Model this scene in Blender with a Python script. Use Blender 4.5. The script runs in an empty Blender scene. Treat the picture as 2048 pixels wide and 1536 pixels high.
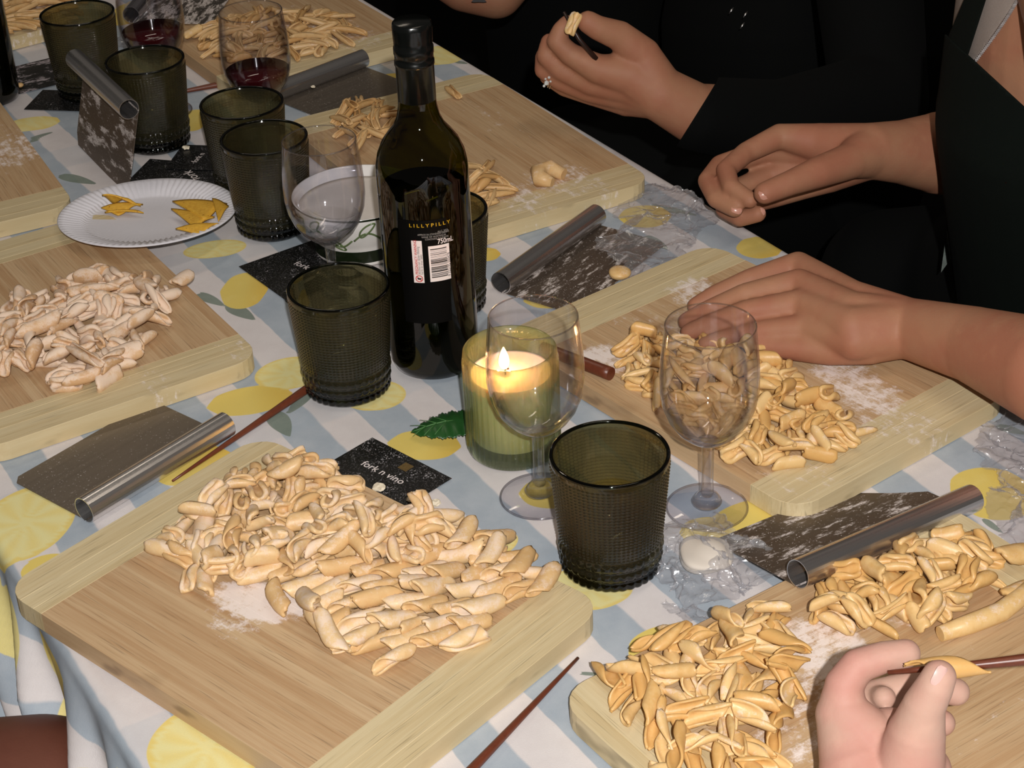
import bpy, bmesh, math, random
import numpy as np
from mathutils import Vector, Matrix
from math import sin, cos, pi, radians, sqrt, atan2, degrees

random.seed(7)
rng = np.random.default_rng(7)
S = bpy.context.scene
COL = S.collection

# ------------------------------------------------------------------ camera (table top is z = 0)
F_PX, PITCH, ROLL, CAM_H = 3655.5, 0.552243, -0.0470048, 0.7913
_cp, _sp, _c, _s = cos(PITCH), sin(PITCH), cos(ROLL), sin(ROLL)
FWD = Vector((0, _cp, -_sp))
_rt, _up = Vector((1, 0, 0)), Vector((0, _sp, _cp))
RT = _c * _rt + _s * _up
UP = -_s * _rt + _c * _up
EYE = Vector((0, 0, CAM_H))
cam_data = bpy.data.cameras.new('camera')
cam = bpy.data.objects.new('camera', cam_data)
COL.objects.link(cam)
cam.matrix_world = Matrix(((RT.x, UP.x, -FWD.x, EYE.x), (RT.y, UP.y, -FWD.y, EYE.y), (RT.z, UP.z, -FWD.z, EYE.z), (0, 0, 0, 1)))
cam_data.sensor_width = 36.0
cam_data.lens = F_PX / 2048 * 36.0
cam_data.clip_start = 0.02
S.camera = cam
S.cycles.transparent_max_bounces = 40
S.cycles.max_bounces = 16
S.cycles.transmission_bounces = 12
S.cycles.glossy_bounces = 6

# ------------------------------------------------------------------ world, lights, exposure
S.view_settings.view_transform = 'Standard'
S.view_settings.look = 'None'
S.view_settings.exposure = 0.0
S.view_settings.gamma = 1.0
S.view_settings.use_curve_mapping = False
W = bpy.data.worlds.new('room_darkness')
S.world = W
W.use_nodes = True
W.node_tree.nodes['Background'].inputs[0].default_value = (0.95, 0.84, 0.74, 1)
W.node_tree.nodes['Background'].inputs[1].default_value = 0.05

def add_light(name, typ, loc, power, color=(1, 1, 1), size=0.01, size_y=None, target=None):
    l = bpy.data.lights.new(name, typ)
    l.energy = power
    l.color = color
    if typ == 'AREA':
        l.size = size
        if size_y:
            l.shape = 'RECTANGLE'; l.size_y = size_y
    else:
        l.shadow_soft_size = size
    o = bpy.data.objects.new(name, l)
    COL.objects.link(o)
    o.location = loc
    if target is not None:
        o.rotation_euler = (Vector(target) - Vector(loc)).to_track_quat('-Z', 'Y').to_euler()
    return o

add_light('camera_flash', 'POINT', EYE - FWD * 0.28 + RT * 0.05 + UP * 0.06, 104, (1.0, 0.97, 0.94), 0.012)
add_light('added_fill_strip', 'AREA', (0.35, 1.1, 1.75), 3.5, (1.0, 0.86, 0.70), 0.9, 0.12, (0.1, 1.3, 0))  # unseen overhead strip, added for warm fill and streaks on the steel tubes
add_light('added_fill_strip', 'AREA', (-0.7, 2.4, 1.75), 3.5, (1.0, 0.86, 0.70), 0.9, 0.12, (-0.2, 1.6, 0))  # second added strip, farther back, likewise no fixture in view

# ------------------------------------------------------------------ helpers
def ray(px, py):
    return FWD + RT * ((px - 1024) / F_PX) + UP * ((768 - py) / F_PX)
def at(px, py, z=0.0):
    d = ray(px, py)
    return EYE + d * ((z - CAM_H) / d.z)
def atd(px, py, d):
    return EYE + ray(px, py) * d
TA = radians(-60)
TAX, TAY = cos(TA), sin(TA)                       # along the table
TNX, TNY = -sin(TA), cos(TA)                      # across the table
def st_xy(s, t):
    return s * TNX + t * TAX, s * TNY + t * TAY
def xy_st(x, y):
    return x * TNX + y * TNY, x * TAX + y * TAY

def tag(o, label=None, cat=None, group=None, kind=None):
    if label: o['label'] = label
    if cat: o['category'] = cat
    if group: o['group'] = group
    if kind: o['kind'] = kind
    return o
def empty(name, loc, rz=0.0, label=None, cat=None, group=None, kind=None):
    o = bpy.data.objects.new(name, None)
    o.empty_display_size = 0.02
    COL.objects.link(o)
    o.location = loc
    o.rotation_euler = (0, 0, rz)
    return tag(o, label, cat, group, kind)
def mesh_obj(name, verts, faces, mat=None, parent=None, smooth=False, me=None):
    if me is None:
        me = bpy.data.meshes.new(name)
        me.from_pydata([tuple(v) for v in verts], [], [tuple(f) for f in faces])
        if smooth:
            me.polygons.foreach_set('use_smooth', [True] * len(me.polygons))
        if mat: me.materials.append(mat)
        me.update()
    o = bpy.data.objects.new(name, me)
    COL.objects.link(o)
    if parent: o.parent = parent
    return o
def grid_faces(nu, nv, wrap_v=False):
    F = []
    mv = nv if wrap_v else nv - 1
    for i in range(nu - 1):
        for j in range(mv):
            a = i * nv + j; b = i * nv + (j + 1) % nv
            F.append((a, b, b + nv, a + nv))
    return F
def lathe(name, prof, mat, parent=None, n=64, closed=False, smooth=True, fn=None):
    """prof: list of (r, z); revolved round z. r=0 ends are closed by a tiny fan."""
    V = []; m = len(prof)
    for (r, z) in prof:
        for k in range(n):
            a = 2 * pi * k / n
            rr = fn(r, z, a) if fn else r
            V.append((rr * cos(a), rr * sin(a), z))
    F = []
    rows = m if closed else m - 1
    for i in range(rows):
        for k in range(n):
            a = i * n + k; b = i * n + (k + 1) % n
            c = ((i + 1) % m) * n + (k + 1) % n; d = ((i + 1) % m) * n + k
            F.append((a, b, c, d))
    o = mesh_obj(name, V, F, mat, parent, smooth)
    bm = bmesh.new(); bm.from_mesh(o.data)
    bmesh.ops.remove_doubles(bm, verts=bm.verts, dist=1e-6)
    bmesh.ops.recalc_face_normals(bm, faces=bm.faces)
    bm.to_mesh(o.data); bm.free()
    return o
def tube(name, pts, radii, mat, parent=None, n=14, caps=True):
    pts = [Vector(p) for p in pts]
    V = []; F = []; up = Vector((0, 0, 1))
    for i, p in enumerate(pts):
        t = (pts[min(i + 1, len(pts) - 1)] - pts[max(i - 1, 0)]).normalized()
        a = t.cross(up)
        if a.length < 1e-4: a = Vector((1, 0, 0))
        a.normalize(); b = t.cross(a).normalized()
        r = radii[i] if hasattr(radii, '__len__') else radii
        for k in range(n):
            w = 2 * pi * k / n
            V.append(p + a * (r * cos(w)) + b * (r * sin(w)))
    F = grid_faces(len(pts), n, True)
    if caps:
        F.append(tuple(range(n))[::-1]); F.append(tuple(range((len(pts) - 1) * n, len(pts) * n)))
    o = mesh_obj(name, V, F, mat, parent, True)
    for p in o.data.polygons:
        if len(p.vertices) > 4: p.use_smooth = False
    return o
def clip_poly(poly, a, b, c):
    """keep a*x+b*y<=c"""
    out = []
    for i in range(len(poly)):
        p, q = poly[i], poly[(i + 1) % len(poly)]
        dp, dq = a * p[0] + b * p[1] - c, a * q[0] + b * q[1] - c
        if dp <= 0: out.append(p)
        if dp * dq < 0:
            k = dp / (dp - dq)
            out.append((p[0] + k * (q[0] - p[0]), p[1] + k * (q[1] - p[1])))
    return out
def prism(name, poly, z0, z1, mat, parent=None, bevel=0.0):
    n = len(poly)
    cx = sum(p[0] for p in poly) / n; cy = sum(p[1] for p in poly) / n
    def inset(p):
        dx, dy = p[0] - cx, p[1] - cy
        return (p[0] - math.copysign(min(bevel, abs(dx)), dx), p[1] - math.copysign(min(bevel, abs(dy)), dy))
    V = [(x, y, z0) for x, y in poly]
    rings = 2
    V += [(x, y, z1 - bevel) for x, y in poly]
    if bevel > 0:
        V += [(*inset(p), z1) for p in poly]; rings = 3
    F = [tuple(range(n))[::-1]]
    for r in range(rings - 1):
        for i in range(n):
            j = (i + 1) % n
            F.append((r * n + i, r * n + j, (r + 1) * n + j, (r + 1) * n + i))
    F.append(tuple(range((rings - 1) * n, rings * n)))
    return mesh_obj(name, V, F, mat, parent)
def link_copy(o, parent=None):
    c = o.copy(); COL.objects.link(c); c.parent = parent
    for k in [x for x in bpy.data.objects if x.parent == o]:
        link_copy(k, c)
    return c

# ------------------------------------------------------------------ materials
def lin(c):
    return tuple((x / 255 / 12.92) if x / 255 <= 0.04045 else ((x / 255 + 0.055) / 1.055) ** 2.4 for x in c) + (1,)
class NT:
    def __init__(s, name):
        s.m = bpy.data.materials.new(name); s.m.use_nodes = True
        s.t = s.m.node_tree; s.t.nodes.clear()
        s.out = s.n('ShaderNodeOutputMaterial')
    def n(s, typ, **kw):
        nd = s.t.nodes.new(typ)
        for k, v in kw.items():
            setattr(nd, k, v)
        return nd
    def l(s, a, b): s.t.links.new(a, b)
    def put(s, sock, v):
        if hasattr(v, 'is_output') or isinstance(v, bpy.types.NodeSocket): s.l(v, sock)
        else: sock.default_value = v
    def math(s, op, a, b=0.0, c=0.0, clamp=False):
        nd = s.n('ShaderNodeMath', operation=op); nd.use_clamp = clamp
        s.put(nd.inputs[0], a); s.put(nd.inputs[1], b); s.put(nd.inputs[2], c)
        return nd.outputs[0]
    def mix(s, f, a, b, typ='MIX'):
        nd = s.n('ShaderNodeMix', data_type='RGBA', blend_type=typ)
        s.put(nd.inputs[0], f); s.put(nd.inputs[6], a); s.put(nd.inputs[7], b)
        return nd.outputs[2]
    def noise(s, vec, scale, detail=2.0, rough=0.5):
        nd = s.n('ShaderNodeTexNoise')
        if vec is not None: s.l(vec, nd.inputs['Vector'])
        nd.inputs['Scale'].default_value = scale; nd.inputs['Detail'].default_value = detail
        nd.inputs['Roughness'].default_value = rough
        return nd.outputs['Fac']
    def ramp(s, f, p0, p1, smooth=True):
        nd = s.n('ShaderNodeMapRange')
        nd.interpolation_type = 'SMOOTHSTEP' if smooth else 'LINEAR'
        s.put(nd.inputs[0], f); nd.inputs[1].default_value = p0; nd.inputs[2].default_value = p1
        return nd.outputs[0]
    def coord(s, which='Object'):
        return s.n('ShaderNodeTexCoord').outputs[which]
    def mapping(s, vec, scale=(1, 1, 1), loc=(0, 0, 0), rot=(0, 0, 0)):
        nd = s.n('ShaderNodeMapping'); s.l(vec, nd.inputs[0])
        s.put(nd.inputs['Location'], loc); nd.inputs['Scale'].default_value = scale; nd.inputs['Rotation'].default_value = rot
        return nd.outputs[0]
    def attr(s, name):
        return s.n('ShaderNodeAttribute', attribute_name=name).outputs['Fac']
    def bump(s, h, strength=0.3, dist=0.001):
        nd = s.n('ShaderNodeBump'); s.l(h, nd.inputs['Height'])
        nd.inputs['Strength'].default_value = strength; nd.inputs['Distance'].default_value = dist
        return nd.outputs[0]
    def pbr(s, color, rough=0.5, metal=0.0, normal=None, **kw):
        p = s.n('ShaderNodeBsdfPrincipled')
        s.put(p.inputs['Base Color'], color); s.put(p.inputs['Roughness'], rough); s.put(p.inputs['Metallic'], metal)
        if normal is not None: s.l(normal, p.inputs['Normal'])
        for k, v in kw.items(): s.put(p.inputs[k.replace('_', ' ')], v)
        s.l(p.outputs[0], s.out.inputs[0])
        s.p = p
        return s.m
def simple(name, rgb, rough=0.5, metal=0.0, noise_scale=60, var=0.12, bump=0.0, **kw):
    t = NT(name)
    v = t.noise(t.coord(), noise_scale, 3)
    c = lin(rgb)
    col = t.mix(v, tuple(x * (1 - var) for x in c[:3]) + (1,), tuple(min(1, x * (1 + var)) for x in c[:3]) + (1,))
    nrm = t.bump(v, bump, 0.001) if bump else None
    return t.pbr(col, rough, metal, nrm, **kw)

WHITE_FLOUR = lin((238, 226, 220))
def flour_blobs(t, co, blobs, base_noise=110):
    """blobs: (cx, cy, rx, ry, rot, strength) in the object's own coordinates -> 0..1 powder cover"""
    sep = t.n('ShaderNodeSeparateXYZ'); t.l(co, sep.inputs[0])
    X, Y = sep.outputs[0], sep.outputs[1]
    wob = t.noise(co, 22, 3, 0.6)
    tot = None
    for cx, cy, rx, ry, rot, k in blobs:
        dx = t.math('SUBTRACT', X, cx); dy = t.math('SUBTRACT', Y, cy)
        c, s_ = cos(rot), sin(rot)
        u = t.math('ADD', t.math('MULTIPLY', dx, c / rx), t.math('MULTIPLY', dy, s_ / rx))
        v = t.math('ADD', t.math('MULTIPLY', dx, -s_ / ry), t.math('MULTIPLY', dy, c / ry))
        r = t.math('SQRT', t.math('ADD', t.math('MULTIPLY', u, u), t.math('MULTIPLY', v, v)))
        r = t.math('ADD', r, t.math('MULTIPLY', t.math('SUBTRACT', wob, 0.5), 1.1))
        m = t.math('MULTIPLY', t.ramp(r, 1.15, 0.35), k)
        tot = m if tot is None else t.math('MAXIMUM', tot, m)
    fine = t.noise(co, base_noise, 6, 0.75)
    streak = t.noise(t.mapping(co, (30, 240, 30)), 1.0, 4, 0.6)
    g = t.math('ADD', t.math('MULTIPLY', fine, 0.7), t.math('MULTIPLY', streak, 0.3))
    v = t.math('ADD', g, t.math('MULTIPLY', tot, 0.36))
    return t.math('MULTIPLY', t.math('MULTIPLY', t.ramp(v, 0.70, 0.88), 0.9), t.ramp(tot, 0.0, 0.2), clamp=True)

def wood_mat(name, light, dark, along_x, blobs, seed=0.0, rough=0.55):
    t = NT(name)
    co = t.coord()
    rnd = t.n('ShaderNodeObjectInfo').outputs['Random']
    off = t.n('ShaderNodeCombineXYZ'); t.l(t.math('MULTIPLY', rnd, 7.0), off.inputs[2])
    mp = t.n('ShaderNodeMapping'); t.l(co, mp.inputs[0]); t.l(off.outputs[0], mp.inputs[1])
    sc = (5, 260, 60) if along_x else (260, 5, 60)
    mp.inputs['Scale'].default_value = sc
    g = t.noise(mp.outputs[0], 1.6, 5, 0.7)
    mp2 = t.n('ShaderNodeMapping'); t.l(co, mp2.inputs[0]); t.l(off.outputs[0], mp2.inputs[1])
    mp2.inputs['Scale'].default_value = (3, 70, 20) if along_x else (70, 3, 20)
    g2 = t.noise(mp2.outputs[0], 1.0, 3, 0.5)
    dashes = t.noise(t.mapping(co, (22, 900, 60) if along_x else (900, 22, 60)), 1.0, 2, 0.5)
    f = t.ramp(t.math('ADD', t.math('MULTIPLY', g, 0.55), t.math('MULTIPLY', g2, 0.45)), 0.34, 0.66)
    f = t.math('ADD', t.math('MULTIPLY', f, 0.7), t.math('MULTIPLY', rnd, 0.3))
    col = t.mix(f, lin(dark), lin(light))
    col = t.mix(t.math('MULTIPLY', t.ramp(dashes, 0.58, 0.74), 0.55), col, lin(tuple(int(x * 0.62) for x in dark)))
    node_spot = t.ramp(t.noise(co, 14, 1), 0.72, 0.8)
    col = t.mix(t.math('MULTIPLY', node_spot, 0.35), col, lin(tuple(int(x * 0.8) for x in dark)))
    if blobs:
        fl = flour_blobs(t, co, blobs)
        col = t.mix(fl, col, WHITE_FLOUR)
        r = t.math('ADD', t.math('MULTIPLY', fl, 0.4), rough, clamp=True)
        return t.pbr(col, r, 0, t.bump(t.math('ADD', t.math('MULTIPLY', g, 0.5), fl), 0.25, 0.0008))
    return t.pbr(col, rough, 0, t.bump(g, 0.15, 0.0005))

def pasta_mat(name, base, deep, flour):
    t = NT(name)
    co = t.coord()
    oi = t.n('ShaderNodeObjectInfo')
    rnd = oi.outputs['Random']
    off = t.n('ShaderNodeCombineXYZ'); t.l(t.math('MULTIPLY', rnd, 9.0), off.inputs[0])
    v = t.mapping(co, (1, 1, 1), off.outputs[0])
    n1 = t.noise(v, 160, 3, 0.6)
    col = t.mix(t.ramp(t.math('ADD', t.math('MULTIPLY', n1, 0.6), t.math('MULTIPLY', rnd, 0.4)), 0.3, 0.7), lin(deep), lin(base))
    n2 = t.noise(v, 110, 4, 0.65)
    n3 = t.noise(v, 900, 2, 0.6)
    nz = t.n('ShaderNodeSeparateXYZ'); t.l(t.n('ShaderNodeNewGeometry').outputs['Normal'], nz.inputs[0])
    top = t.ramp(nz.outputs[2], -0.3, 0.9)                     # powder settles on upward faces
    f = t.math('ADD', t.math('MULTIPLY', n2, 0.75), t.math('MULTIPLY', n3, 0.25))
    f = t.math('ADD', f, t.math('MULTIPLY', t.math('SUBTRACT', top, 0.5), 0.12))
    f = t.math('ADD', f, t.math('MULTIPLY', t.math('SUBTRACT', rnd, 0.5), 0.14))
    fl = t.math('MULTIPLY', t.ramp(f, 0.74 - flour * 0.40, 0.90 - flour * 0.36), 0.80)
    col = t.mix(fl, col, lin((232, 210, 190)))
    return t.pbr(col, t.math('ADD', t.math('MULTIPLY', fl, 0.45), 0.42, clamp=True), 0, t.bump(t.math('ADD', n2, t.math('MULTIPLY', n3, 0.4)), 0.3, 0.0006), Subsurface_Weight=0.08, Subsurface_Radius=(0.004, 0.002, 0.001), Subsurface_Scale=0.6)

M = {}
M['end'] = None
M['steel'] = None
def steel_mat(name, flour=0.0, rough=0.22, blobs=None, tint=(150, 142, 134), metallic=1.0, bumpy=0.0):
    t = NT(name)
    co = t.coord()
    br = t.noise(t.mapping(co, (0.15, 260, 260)), 1.0, 2, 0.5)
    col = t.mix(br, lin(tuple(int(c * 0.86) for c in tint)), lin(tint))
    metal = metallic; r = t.math('ADD', t.math('MULTIPLY', br, 0.12), rough); nb = t.bump(br, bumpy, 0.0006) if bumpy else None
    if flour > 0:
        smear = t.noise(t.mapping(co, (30, 95, 40)), 1.0, 5, 0.7)
        speck = t.noise(co, 700, 2, 0.5)
        f = t.ramp(smear, 0.70 - flour * 0.24, 0.82 - flour * 0.24)
        f2 = t.math('MULTIPLY', t.ramp(speck, 0.66, 0.74), min(1.0, 0.35 + flour))
        fl = t.math('MAXIMUM', t.math('MULTIPLY', f, t.ramp(speck, 0.2, 0.55)), f2)
        col = t.mix(fl, col, lin((210, 200, 195)))
        metal = t.math('MULTIPLY', t.math('SUBTRACT', 1.0, fl), metallic); r = t.math('ADD', r, t.math('MULTIPLY', fl, 0.6), clamp=True)
    return t.pbr(col, r, metal, nb)
M['steel_tube'] = steel_mat('brushed_steel', 0.0, 0.22, tint=(232, 230, 230), metallic=0.96, bumpy=0.0)
M['steel_blade'] = steel_mat('floured_steel', 0.80, 0.42, tint=(120, 106, 94), metallic=0.72)
M['steel_clean'] = steel_mat('speckled_steel', 0.24, 0.40, tint=(128, 118, 106), metallic=0.72)

def thin_glass(name, tint, edge, rough=0.0, ior=1.5, refr=0.0, refr_tint=None, body=None):
    """thin-walled glass: light passes straight through, Fresnel reflection on top; optional refracting share"""
    t = NT(name)
    tr = t.n('ShaderNodeBsdfTransparent')
    lw = t.n('ShaderNodeFresnel')
    bf = t.n('ShaderNodeNewGeometry').outputs['Backfacing']
    t.l(t.math('ADD', t.math('MULTIPLY', bf, 1.0 / ior - ior), ior), lw.inputs[0])      # same reflection from both sides of a thin wall
    fac = t.n('ShaderNodeLayerWeight'); fac.inputs[0].default_value = 0.25
    t.put(tr.inputs[0], t.mix(t.ramp(fac.outputs['Facing'], 0.2, 1.0, False), lin(tint), lin(edge)))
    base = tr.outputs[0]
    if refr > 0:
        rf = t.n('ShaderNodeBsdfRefraction'); rf.inputs['IOR'].default_value = 1.35; rf.inputs['Roughness'].default_value = rough
        rf.inputs[0].default_value = lin(refr_tint or tint)
        mx = t.n('ShaderNodeMixShader'); mx.inputs[0].default_value = refr
        t.l(base, mx.inputs[1]); t.l(rf.outputs[0], mx.inputs[2]); base = mx.outputs[0]
    if body:
        df = t.n('ShaderNodeBsdfDiffuse'); df.inputs[0].default_value = lin(body)
        mb = t.n('ShaderNodeMixShader'); mb.inputs[0].default_value = 0.09
        t.l(base, mb.inputs[1]); t.l(df.outputs[0], mb.inputs[2]); base = mb.outputs[0]
    gl = t.n('ShaderNodeBsdfGlossy'); gl.inputs['Roughness'].default_value = max(rough, 0.02)
    gl.inputs[0].default_value = (1, 1, 1, 1)
    m = t.n('ShaderNodeMixShader'); t.l(lw.outputs[0], m.inputs[0]); t.l(base, m.inputs[1]); t.l(gl.outputs[0], m.inputs[2])
    t.l(m.outputs[0], t.out.inputs[0])
    return t.m
M['clear'] = thin_glass('clear_thin_glass', (251, 251, 253), (190, 188, 200), 0.06)
M['clear_solid'] = thin_glass('clear_solid_glass', (250, 250, 252), (176, 176, 186), 0.0, 1.5, 0.22)
M['smoky'] = thin_glass('smoky_green_glass', (204, 202, 176), (50, 54, 42), 0.06, 1.5, 0.30, (196, 190, 160), (92, 88, 66))
M['smoky_base'] = thin_glass('thick_smoky_green_glass', (92, 106, 84), (8, 18, 13), 0.05, 1.5, 0.4, (104, 120, 92))
M['bottle_glass'] = thin_glass('dark_olive_bottle_glass', (138, 138, 48), (36, 38, 8), 0.0, 1.5)
def film_mat():
    t = NT('cling_film')
    tr = t.n('ShaderNodeBsdfTransparent'); tr.inputs[0].default_value = (0.90, 0.90, 0.92, 1)
    gl = t.n('ShaderNodeBsdfGlossy'); gl.inputs['Roughness'].default_value = 0.22
    df = t.n('ShaderNodeBsdfDiffuse'); df.inputs[0].default_value = (0.8, 0.8, 0.82, 1)
    m1 = t.n('ShaderNodeMixShader'); m1.inputs[0].default_value = 0.13
    t.l(tr.outputs[0], m1.inputs[1]); t.l(df.outputs[0], m1.inputs[2])
    fr = t.n('ShaderNodeFresnel'); t.l(t.math('ADD', t.math('MULTIPLY', t.n('ShaderNodeNewGeometry').outputs['Backfacing'], 1.0 / 1.75 - 1.75), 1.75), fr.inputs[0])
    m = t.n('ShaderNodeMixShader'); t.l(fr.outputs[0], m.inputs[0]); t.l(m1.outputs[0], m.inputs[1]); t.l(gl.outputs[0], m.inputs[2])
    t.l(m.outputs[0], t.out.inputs[0])
    return t.m
M['film'] = film_mat()
M['redwine'] = simple('red_wine', (58, 8, 14), 0.03, 0, 20, 0.1)
M['wine_dark'] = simple('white_wine_in_dark_glass', (14, 16, 8), 0.05, 0, 20, 0.1)
M['rose'] = thin_glass('pink_drink', (196, 120, 104), (140, 70, 58), 0.0, 1.33, 0.0, None, (150, 74, 58))
M['cap'] = simple('black_foil', (12, 14, 13), 0.22, 0, 120, 0.3, 0.15)
M['label'] = simple('black_label_paper', (4, 4, 4), 0.6, 0, 80, 0.1, Specular_IOR_Level=0.1)
M['white_print'] = simple('white_print', (228, 218, 216), 0.6, 0, 80, 0.03)
M['gold_print'] = simple('gold_print', (190, 150, 20), 0.4, 0, 80, 0.05)
M['red_print'] = simple('red_print', (190, 40, 36), 0.6, 0, 80, 0.03)
M['black_print'] = simple('black_print', (24, 22, 24), 0.6, 0, 80, 0.03)
M['grey_print'] = simple('grey_print', (150, 146, 142), 0.6, 0, 80, 0.03)
M['stick'] = None
def stick_mat():
    t = NT('dark_red_wood')
    g = t.noise(t.mapping(t.coord(), (20, 20, 20)), 12, 4, 0.7)
    g2 = t.noise(t.coord(), 300, 2)
    col = t.mix(g, lin((78, 36, 22)), lin((118, 60, 38)))
    return t.pbr(col, 0.38, 0, t.bump(g2, 0.2, 0.0003))
M['stick'] = stick_mat()
M['paper_plate'] = simple('white_paper_plate', (218, 216, 222), 0.75, 0, 200, 0.03)
M['ceramic'] = simple('white_ceramic', (226, 222, 218), 0.12, 0, 30, 0.02)
M['dark_band'] = simple('dark_green_glaze', (22, 30, 16), 0.15, 0, 30, 0.1)
M['leaf_glaze'] = simple('olive_green_glaze', (92, 108, 70), 0.2, 0, 60, 0.2)
def chip_mat():
    t = NT('corn_chip')
    n = t.noise(t.coord(), 350, 3); s = t.ramp(t.noise(t.coord(), 420, 1), 0.70, 0.76)
    col = t.mix(n, lin((196, 140, 34)), lin((230, 184, 66)))
    col = t.mix(s, col, lin((110, 60, 20)))
    return t.pbr(col, 0.6, 0, t.bump(n, 0.5, 0.0008))
M['chip'] = chip_mat()
M['wax'] = simple('cream_wax', (240, 214, 196), 0.5, 0, 20, 0.03, Subsurface_Weight=0.5, Subsurface_Radius=(0.03, 0.015, 0.006), Subsurface_Scale=0.5)
M['wick'] = simple('charred_wick', (20, 14, 12), 0.9)
def flame_mat():
    t = NT('candle_flame')
    e = t.n('ShaderNodeEmission'); e.inputs[0].default_value = (1.0, 0.62, 0.22, 1); e.inputs[1].default_value = 14
    t.l(e.outputs[0], t.out.inputs[0]); return t.m
M['flame'] = flame_mat()
def candle_glass():
    t = NT('ribbed_green_glass')
    tr = t.n('ShaderNodeBsdfTransparent')
    fac = t.n('ShaderNodeLayerWeight'); fac.inputs[0].default_value = 0.3
    t.put(tr.inputs[0], t.mix(fac.outputs['Facing'], lin((246, 250, 234)), lin((176, 202, 158))))
    tl = t.n('ShaderNodeBsdfTranslucent'); tl.inputs[0].default_value = lin((224, 206, 164))
    df = t.n('ShaderNodeBsdfDiffuse'); df.inputs[0].default_value = lin((168, 184, 132))
    a = t.n('ShaderNodeMixShader'); a.inputs[0].default_value = 0.5; t.l(tl.outputs[0], a.inputs[1]); t.l(df.outputs[0], a.inputs[2])
    b = t.n('ShaderNodeMixShader'); b.inputs[0].default_value = 0.20; t.l(tr.outputs[0], b.inputs[1]); t.l(a.outputs[0], b.inputs[2])
    gl = t.n('ShaderNodeBsdfGlossy'); gl.inputs['Roughness'].default_value = 0.06
    fr = t.n('ShaderNodeFresnel'); t.l(t.math('ADD', t.math('MULTIPLY', t.n('ShaderNodeNewGeometry').outputs['Backfacing'], 1.0 / 1.5 - 1.5), 1.5), fr.inputs[0])
    m = t.n('ShaderNodeMixShader'); t.l(fr.outputs[0], m.inputs[0]); t.l(b.outputs[0], m.inputs[1]); t.l(gl.outputs[0], m.inputs[2])
    t.l(m.outputs[0], t.out.inputs[0]); return t.m
M['candle_glass'] = candle_glass()
M['candle_base'] = thin_glass('thick_green_glass', (104, 140, 88), (30, 60, 34), 0.0, 1.5, 0.3)
def skin_mat(name, rgb, red, nail=False):
    t = NT(name)
    co = t.coord()
    n = t.noise(co, 18, 3, 0.6); n2 = t.noise(co, 420, 3, 0.6); n3 = t.noise(co, 60, 3)
    col = t.mix(t.ramp(n, 0.3, 0.7), lin(rgb), lin(red))
    col = t.mix(t.math('MULTIPLY', t.ramp(n3, 0.5, 0.8), 0.25), col, lin(tuple(min(255, int(c * 1.12)) for c in rgb)))
    return t.pbr(col, 0.62, 0, t.bump(n2, 0.3, 0.0005), Specular_IOR_Level=0.35, Subsurface_Weight=0.06, Subsurface_Radius=(0.008, 0.003, 0.0015), Subsurface_Scale=0.6)
M['skin_tan'] = skin_mat('tan_skin', (186, 134, 104), (184, 118, 96))
M['skin_brown'] = skin_mat('warm_brown_skin', (164, 118, 90), (160, 104, 80))
M['skin_pale'] = skin_mat('fair_pink_skin', (194, 158, 140), (192, 140, 126))
M['skin_dark'] = skin_mat('deep_brown_skin', (96, 54, 40), (88, 46, 34))
M['nail'] = simple('fingernail', (196, 142, 124), 0.25)
def fabric(name, rgb, scale=1200, sheen=0.2, rough=0.9):
    t = NT(name)
    co = t.coord()
    n = t.noise(co, scale, 2); n2 = t.noise(co, 14, 3)
    c = lin(rgb)
    col = t.mix(t.math('ADD', t.math('MULTIPLY', n, 0.4), t.math('MULTIPLY', n2, 0.4)), tuple(x * 0.5 for x in c[:3]) + (1,), tuple(x * 1.5 for x in c[:3]) + (1,))
    return t.pbr(col, rough, 0, t.bump(n, 0.3, 0.0005), Specular_IOR_Level=0.15)
M['black_cloth'] = fabric('black_cloth', (4, 5, 5))
M['green_cloth'] = fabric('dark_green_cloth', (8, 15, 11))
M['beige_cloth'] = fabric('beige_cloth', (150, 138, 130))
M['floor'] = fabric('dark_floor', (12, 12, 12), 40)
def leaf_mat():
    t = NT('green_leaf')
    co = t.coord()
    n = t.noise(co, 90, 3)
    col = t.mix(n, lin((20, 62, 24)), lin((34, 84, 34)))
    return t.pbr(col, 0.4, 0, t.bump(n, 0.4, 0.001))
M['leaf'] = leaf_mat()
M['leaf_vein'] = simple('pale_leaf_vein', (70, 120, 60), 0.5)
M['dough'] = pasta_mat('pale_dough', (232, 184, 118), (222, 166, 92), 0.45)
def card_mat():
    t = NT('black_card_dusted_with_flour')
    co = t.coord()
    f = t.ramp(t.noise(co, 45, 5, 0.75), 0.50, 0.66)
    sp = t.ramp(t.noise(co, 800, 3, 0.6), 0.54, 0.64)
    fl = t.math('MULTIPLY', sp, t.math('ADD', f, 0.12), clamp=True)
    col = t.mix(fl, lin((15, 16, 16)), lin((190, 186, 190)))
    return t.pbr(col, 0.38)
M['card'] = card_mat()
def dusty_card():
    t = NT('black_board_thick_with_flour')
    co = t.coord()
    f = t.ramp(t.noise(t.mapping(co, (30, 60, 30)), 1.0, 6, 0.75), 0.50, 0.60)
    col = t.mix(f, lin((18, 20, 20)), lin((170, 160, 165)))
    return t.pbr(col, 0.6)
M['dusty'] = dusty_card()

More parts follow.
